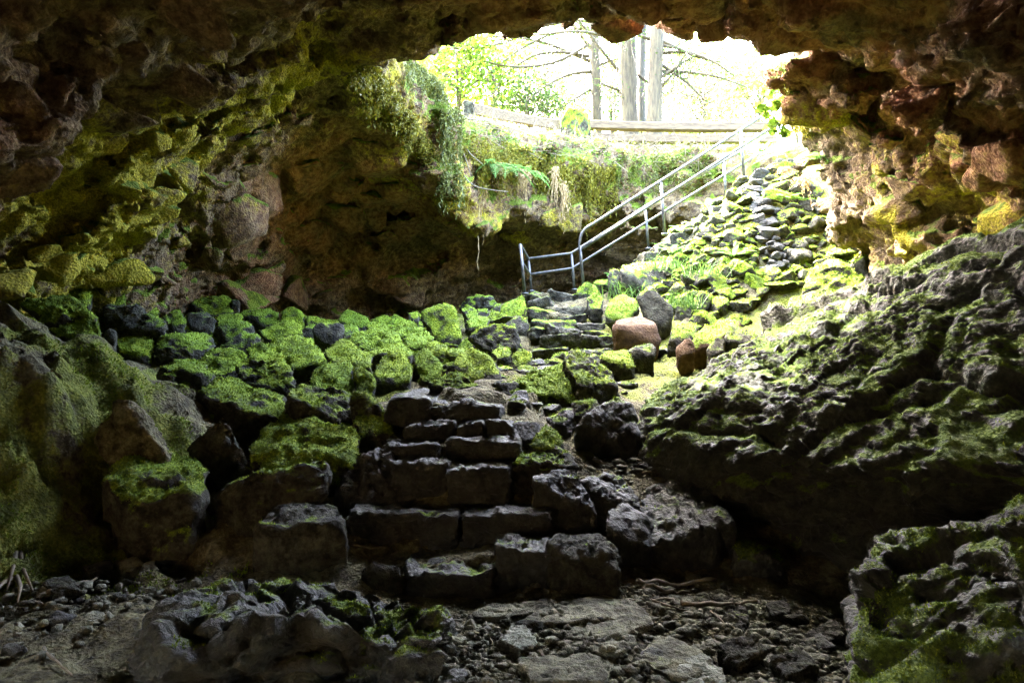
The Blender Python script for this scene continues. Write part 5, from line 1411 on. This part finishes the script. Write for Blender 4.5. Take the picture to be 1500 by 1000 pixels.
def build_debris():
    r_ = np.random.default_rng(5)
    field = [(160, 470), (300, 462), (520, 460), (700, 452), (770, 450), (770, 510), (700, 560), (560, 575), (450, 570), (330, 540), (240, 515), (170, 500)]
    cand = np.stack([r_.uniform(-8, 1.0, 3000), r_.uniform(6.5, 15.5, 3000)], 1); cand = np.column_stack([cand, floor_raw(cand)])
    cand = cand[pix_inside(cand, field)][:85]
    for k, c in enumerate(cand):
        s = r_.uniform(0.22, 0.55)
        lab = stone_label(c, 'small mossy gap-filling stone')
        if lab is None: continue
        small_stone(c + [0, 0, 0.08 + s * 0.12], np.array([1.2, 1.1, 0.8]) * s, 2000 + k, 'boulder', r_.uniform(0.65, 0.95), lab, 'stone', 'small stones between the left boulders', 4)
    path = [(700, 574), (735, 548), (780, 524), (900, 520), (985, 515), (960, 545), (915, 600), (860, 606), (745, 604)]
    cand = np.stack([r_.uniform(-0.6, 2.6, 3000), r_.uniform(6.2, 11.5, 3000)], 1); cand = np.column_stack([cand, floor_raw(cand)])
    for k, c in enumerate(cand[pix_inside(cand, path)][:46]):
        s = 0.10 + 0.26 * r_.random() ** 1.5
        lab = stone_label(c, 'small dark path stone')
        if lab is None: continue
        small_stone(c + [0, 0, s * 0.1], np.array([1.4, 1.2, 0.6]) * s, 2500 + k, 'wet' if k % 3 else 'boulder', r_.uniform(0.3, 0.75), lab, 'stone', 'stones on the path', 4)
    # flat slabs and rocks of the front floor
    S = [([(690, 908), (720, 895), (808, 888), (805, 896), (770, 912), (700, 916)], 'slab', 'thin flat grey slab in front of the bottom step'),
         ([(768, 912), (800, 893), (880, 880), (952, 900), (945, 912), (880, 922), (800, 924)], 'slab', 'broad worn slab right of the thin slab'),
         ([(828, 938), (870, 920), (945, 908), (955, 925), (905, 945), (850, 955)], 'slab', 'layered rough slab below the broad worn slab'),
         ([(732, 948), (745, 928), (765, 922), (790, 952), (760, 962)], 'pale', 'small pale pitted rock on the front floor'),
         ([(860, 962), (900, 950), (930, 940), (930, 962), (890, 972)], 'slab', 'angular stone under the layered slab'),
         ([(940, 960), (975, 942), (1020, 958), (1045, 985), (1000, 1010), (950, 985)], 'slab', 'bumpy pale grey rock at the bottom edge of the floor'),
         ([(990, 985), (1020, 970), (1060, 990), (1060, 1020), (1000, 1020)], 'pale', 'wet shining pale rock in the bottom edge of the picture'),
         ([(760, 975), (850, 968), (900, 985), (880, 1010), (780, 1010)], 'slab', 'half-buried flat rock at the bottom centre'),
         ([(1060, 905), (1085, 895), (1098, 912), (1090, 935), (1068, 930)], 'boulder', 'dark upright stone standing in the gravel at right'),
         ([(1120, 895), (1150, 885), (1160, 905), (1130, 912)], 'boulder', 'small dark stone in front of the right recess'),
         ([(1180, 935), (1220, 920), (1240, 940), (1200, 955)], 'boulder', 'dark flat stone beside the right ledge'),
         ([(1050, 955), (1090, 940), (1120, 965), (1080, 985)], 'boulder', 'low dark stone in the gravel below the upright one'),
         ([(1130, 975), (1170, 960), (1200, 985), (1150, 1005)], 'boulder', 'rough dark stone near the bottom right of the gravel'),
         ([(170, 830), (200, 822), (212, 838), (180, 845)], 'slab', 'small pale stone at the foot of the left bank'),
         ([(205, 835), (225, 832), (232, 842), (212, 846)], 'slab', 'rounded little pale stone under the front mossy boulder'),
         ([(120, 838), (160, 826), (168, 842), (130, 850)], 'boulder', 'dark little rock beside the pale stone at left'),
         ([(60, 862), (100, 850), (118, 868), (80, 880)], 'boulder', 'broken dark rock on the left floor by the stick')]
    for k, (poly, mat, lab) in enumerate(S):
        y1 = max(p[1] for p in poly); x = sum(p[0] for p in poly) / len(poly)
        d = float(fl(x, y1)[1])
        pts_ = []
        for p in poly:
            fr = (y1 - p[1]) / (y1 - min(q[1] for q in poly))
            w = fl(p[0], p[1]) if mat != 'boulder' else P(p[0], p[1], d + 0.25 * fr)
            pts_ += [w + [0, 0, 0.045], w + [0, 0, -0.10]]
        add_rock('flat_rock' if mat == 'slab' else 'rock', pts_, lab, 'rock', mat, 0.22, seed=3000 + k, lv=5, rough=0.7, tuft=False, sharp=24)
    # loose stones on the floor
    zone = [(660, 930), (760, 890), (960, 868), (1060, 870), (1200, 900), (1240, 960), (1300, 1010), (640, 1010)]
    zone2 = [(0, 860), (250, 845), (330, 850), (200, 905), (60, 960), (0, 960)]
    zone3 = [(850, 690), (950, 660), (1000, 690), (940, 712), (880, 700)]
    cand = np.stack([r_.uniform(-4, 4, 9000), r_.uniform(2.8, 7, 9000)], 1); cand = np.column_stack([cand, floor_raw(cand)])
    a = cand[pix_inside(cand, zone)][:60]; b = cand[pix_inside(cand, zone2)][:26]; c3 = cand[pix_inside(cand, zone3)][:14]
    for k, (c, lab, g) in enumerate([(c, 'loose dark floor stone', 'loose stones on the front floor') for c in a] + [(c, 'loose floor stone', 'loose stones under the left bank') for c in b]
                                    + [(c, 'loose path stone', 'loose stones by the black boulder') for c in c3]):
        s = 0.04 + 0.10 * r_.random() ** 2
        lab = stone_label(c, lab)
        if lab is None: continue
        small_stone(c + [0, 0, s * 0.15], np.array([1.3, 1.1, 0.7]) * s, 4000 + k, ['boulder', 'slab', 'wet'][k % 3], 0.2, lab, 'stone', g, 3, False)
    # gravel: far too much to count
    gz = np.concatenate([cand[pix_inside(cand, z)] for z in (zone, zone, zone, zone2, zone3)])
    n = 3800
    k = gz[r_.integers(0, len(gz), n)] + np.stack([r_.normal(size=n) * 0.12, r_.normal(size=n) * 0.12, np.zeros(n)], 1)
    k[:, 2] = floor_raw(k[:, :2]) + 0.0
    fr = FLOOR_V  # height of the finished floor at the nearest sheet vertex
    U, T = ico(1)
    s = 0.010 + 0.022 * r_.random(n) ** 3
    sc = s[:, None] * r_.uniform(0.6, 1.4, (n, 3)) * [1.2, 1.2, 0.8]
    k[:, 2] += FLOOR_OFF(k) + 0.3 * s
    V = (U[None] * (1 + 0.25 * r_.normal(size=(n, len(U), 1))) * sc[:, None]) + k[:, None]
    Fa = (T[None] + (np.arange(n) * len(U))[:, None, None]).reshape(-1, 3)
    o = link('gravel', to_mesh('gravel', V.reshape(-1, 3), Fa, {'moss': np.zeros(n * len(U))}, flat=True), M['slab']); tag(o, 'loose gravel scattered over the front cave floor', 'gravel', kind='stuff')

def FLOOR_OFF(p):
    return (0.07 * fbm(p, 1.6, 3, 71) + 0.035 * fbm(p, 6.0, 3, 72) + 0.012 * fbm(p, 24, 2, 73))

def build_sticks():
    g = 'sticks on the cave floor'
    L = [([(825, 845), (845, 862), (875, 880), (920, 893), (955, 896), (985, 890)], 0.011, 'long curved pale stick in front of the worn block'),
         ([(932, 868), (985, 866), (1048, 860)], 0.022, 'thick grey stick lying at the foot of the rough slab'),
         ([(945, 874), (975, 880), (1010, 878)], 0.014, 'bent brown stick under the thick grey stick'),
         ([(942, 876), (960, 888), (982, 892)], 0.009, 'short stick crossing the end of the curved pale stick'),
         ([(1000, 900), (1060, 892), (1110, 886)], 0.015, 'dark stick half buried in the gravel at right'),
         ([(1040, 905), (1060, 925), (1085, 938)], 0.008, 'thin twig in the gravel left of the upright stone'),
         ([(955, 900), (1000, 905), (1040, 912)], 0.008, 'thin pale twig on the gravel right of the slabs'),
         ([(790, 960), (800, 975), (808, 985)], 0.009, 'short brown twig below the pale pitted rock'),
         ([(712, 915), (716, 935), (722, 950)], 0.007, 'tiny twig beside the pale pitted rock'),
         ([(70, 876), (100, 866), (142, 858)], 0.016, 'pale stick lying on the earth under the left bank'),
         ([(62, 955), (80, 975), (106, 1000)], 0.009, 'slim pale stick in the bottom left corner'),
         ([(515, 806), (540, 807), (566, 806)], 0.010, 'short stick lying on the bottom step'),
         ([(573, 816), (582, 812), (590, 808)], 0.007, 'tiny twig right of the stick on the bottom step'),
         ([(868, 682), (886, 686), (902, 691)], 0.016, 'short thick stick on the path beside the black boulder'),
         ([(935, 690), (970, 684), (990, 676)], 0.009, 'thin stick in the heap by the outcrop toe'),
         ([(930, 682), (965, 690), (985, 694)], 0.009, 'crossing stick in the heap by the outcrop toe'),
         ([(940, 700), (975, 696), (998, 700)], 0.013, 'thicker stick lowest in the heap by the outcrop toe'),
         ([(925, 676), (950, 668), (975, 672)], 0.007, 'uppermost twig of the heap by the outcrop toe'),
         ([(955, 672), (962, 684), (968, 700)], 0.007, 'twig standing across the heap by the outcrop toe'),
         ([(700, 560), (712, 548), (722, 540)], 0.010, 'pale twig between the arched boulder and the path'),
         ([(716, 566), (725, 552), (735, 548)], 0.008, 'twig leaning beside the split boulder'),
         ([(880, 572), (895, 560), (910, 545)], 0.012, 'grey twig at the right foot of the split boulder'),
         ([(905, 548), (925, 540), (950, 545)], 0.010, 'grey twig running from split boulder to the outcrop')]
    for k, (q, r, lab) in enumerate(L):
        r_ = np.random.default_rng(600 + k)
        w = []
        for (x, y) in q:
            p = fl(x, y); p[2] += r * 1.4 + max(0, float(FLOOR_OFF(p[None])[0])) + 0.01; w.append(p)
        w = np.array(w); t = np.linspace(0, len(w) - 1, 12); w = np.stack([np.interp(t, range(len(w)), w[:, c]) for c in range(3)], 1)
        for _ in range(2): w[1:-1] = (w[:-2] + 2 * w[1:-1] + w[2:]) / 4
        w += r_.normal(size=w.shape) * r * 0.35
        mb = MB(); mb.tube(w, np.linspace(1.1, 0.55, 12) * r * r_.uniform(0.75, 1.2, 12), 7); base = w.mean(0)
        o = link('stick', mb.mesh('stick', base), M['stick'], loc=base); tag(o, lab, 'stick', g); MARKS.append((project(base[None])[0], lab))
    base = P(25, 860, 4.45)
    root = empty('exposed_root', base); tag(root, 'forked yellowish tree root reaching out of the left bank', 'root')
    for q in ([(24, 800), (20, 835), (10, 870)], [(30, 800), (34, 840), (48, 872)], [(22, 830), (30, 865), (26, 890)], [(20, 838), (5, 860), (-15, 880)]):
        mb = MB(); mb.tube([fl(x, y) + [0, 0, -0.03 if i == 0 else 0.03] for i, (x, y) in enumerate(q)], [0.015, 0.012, 0.006], 7); link('root', mb.mesh('root', base), M['stick'], root)

def build_bank_moss():
    m = near_bank(FLOOR_V) > 0.12
    T = FLOOR_Q[m[FLOOR_Q].all(1)]; T = np.concatenate([T[:, [0, 1, 2]], T[:, [0, 2, 3]]])
    mk = 0.55 + 0.8 * fbm(FLOOR_V, 1.4, 4, 81) + 0.5 * fbm(FLOOR_V, 6.0, 2, 82)
    tm = tufts(FLOOR_V, T, FLOOR_N, mk, np.zeros(3), 0.024, 0.016, 9, 14000, 0.72)
    tag(link('bank_moss', tm, M['tuft']), 'patchy green moss growing on the left earth bank', 'moss', kind='stuff')
build_bank_moss()
build_sticks(); build_debris()
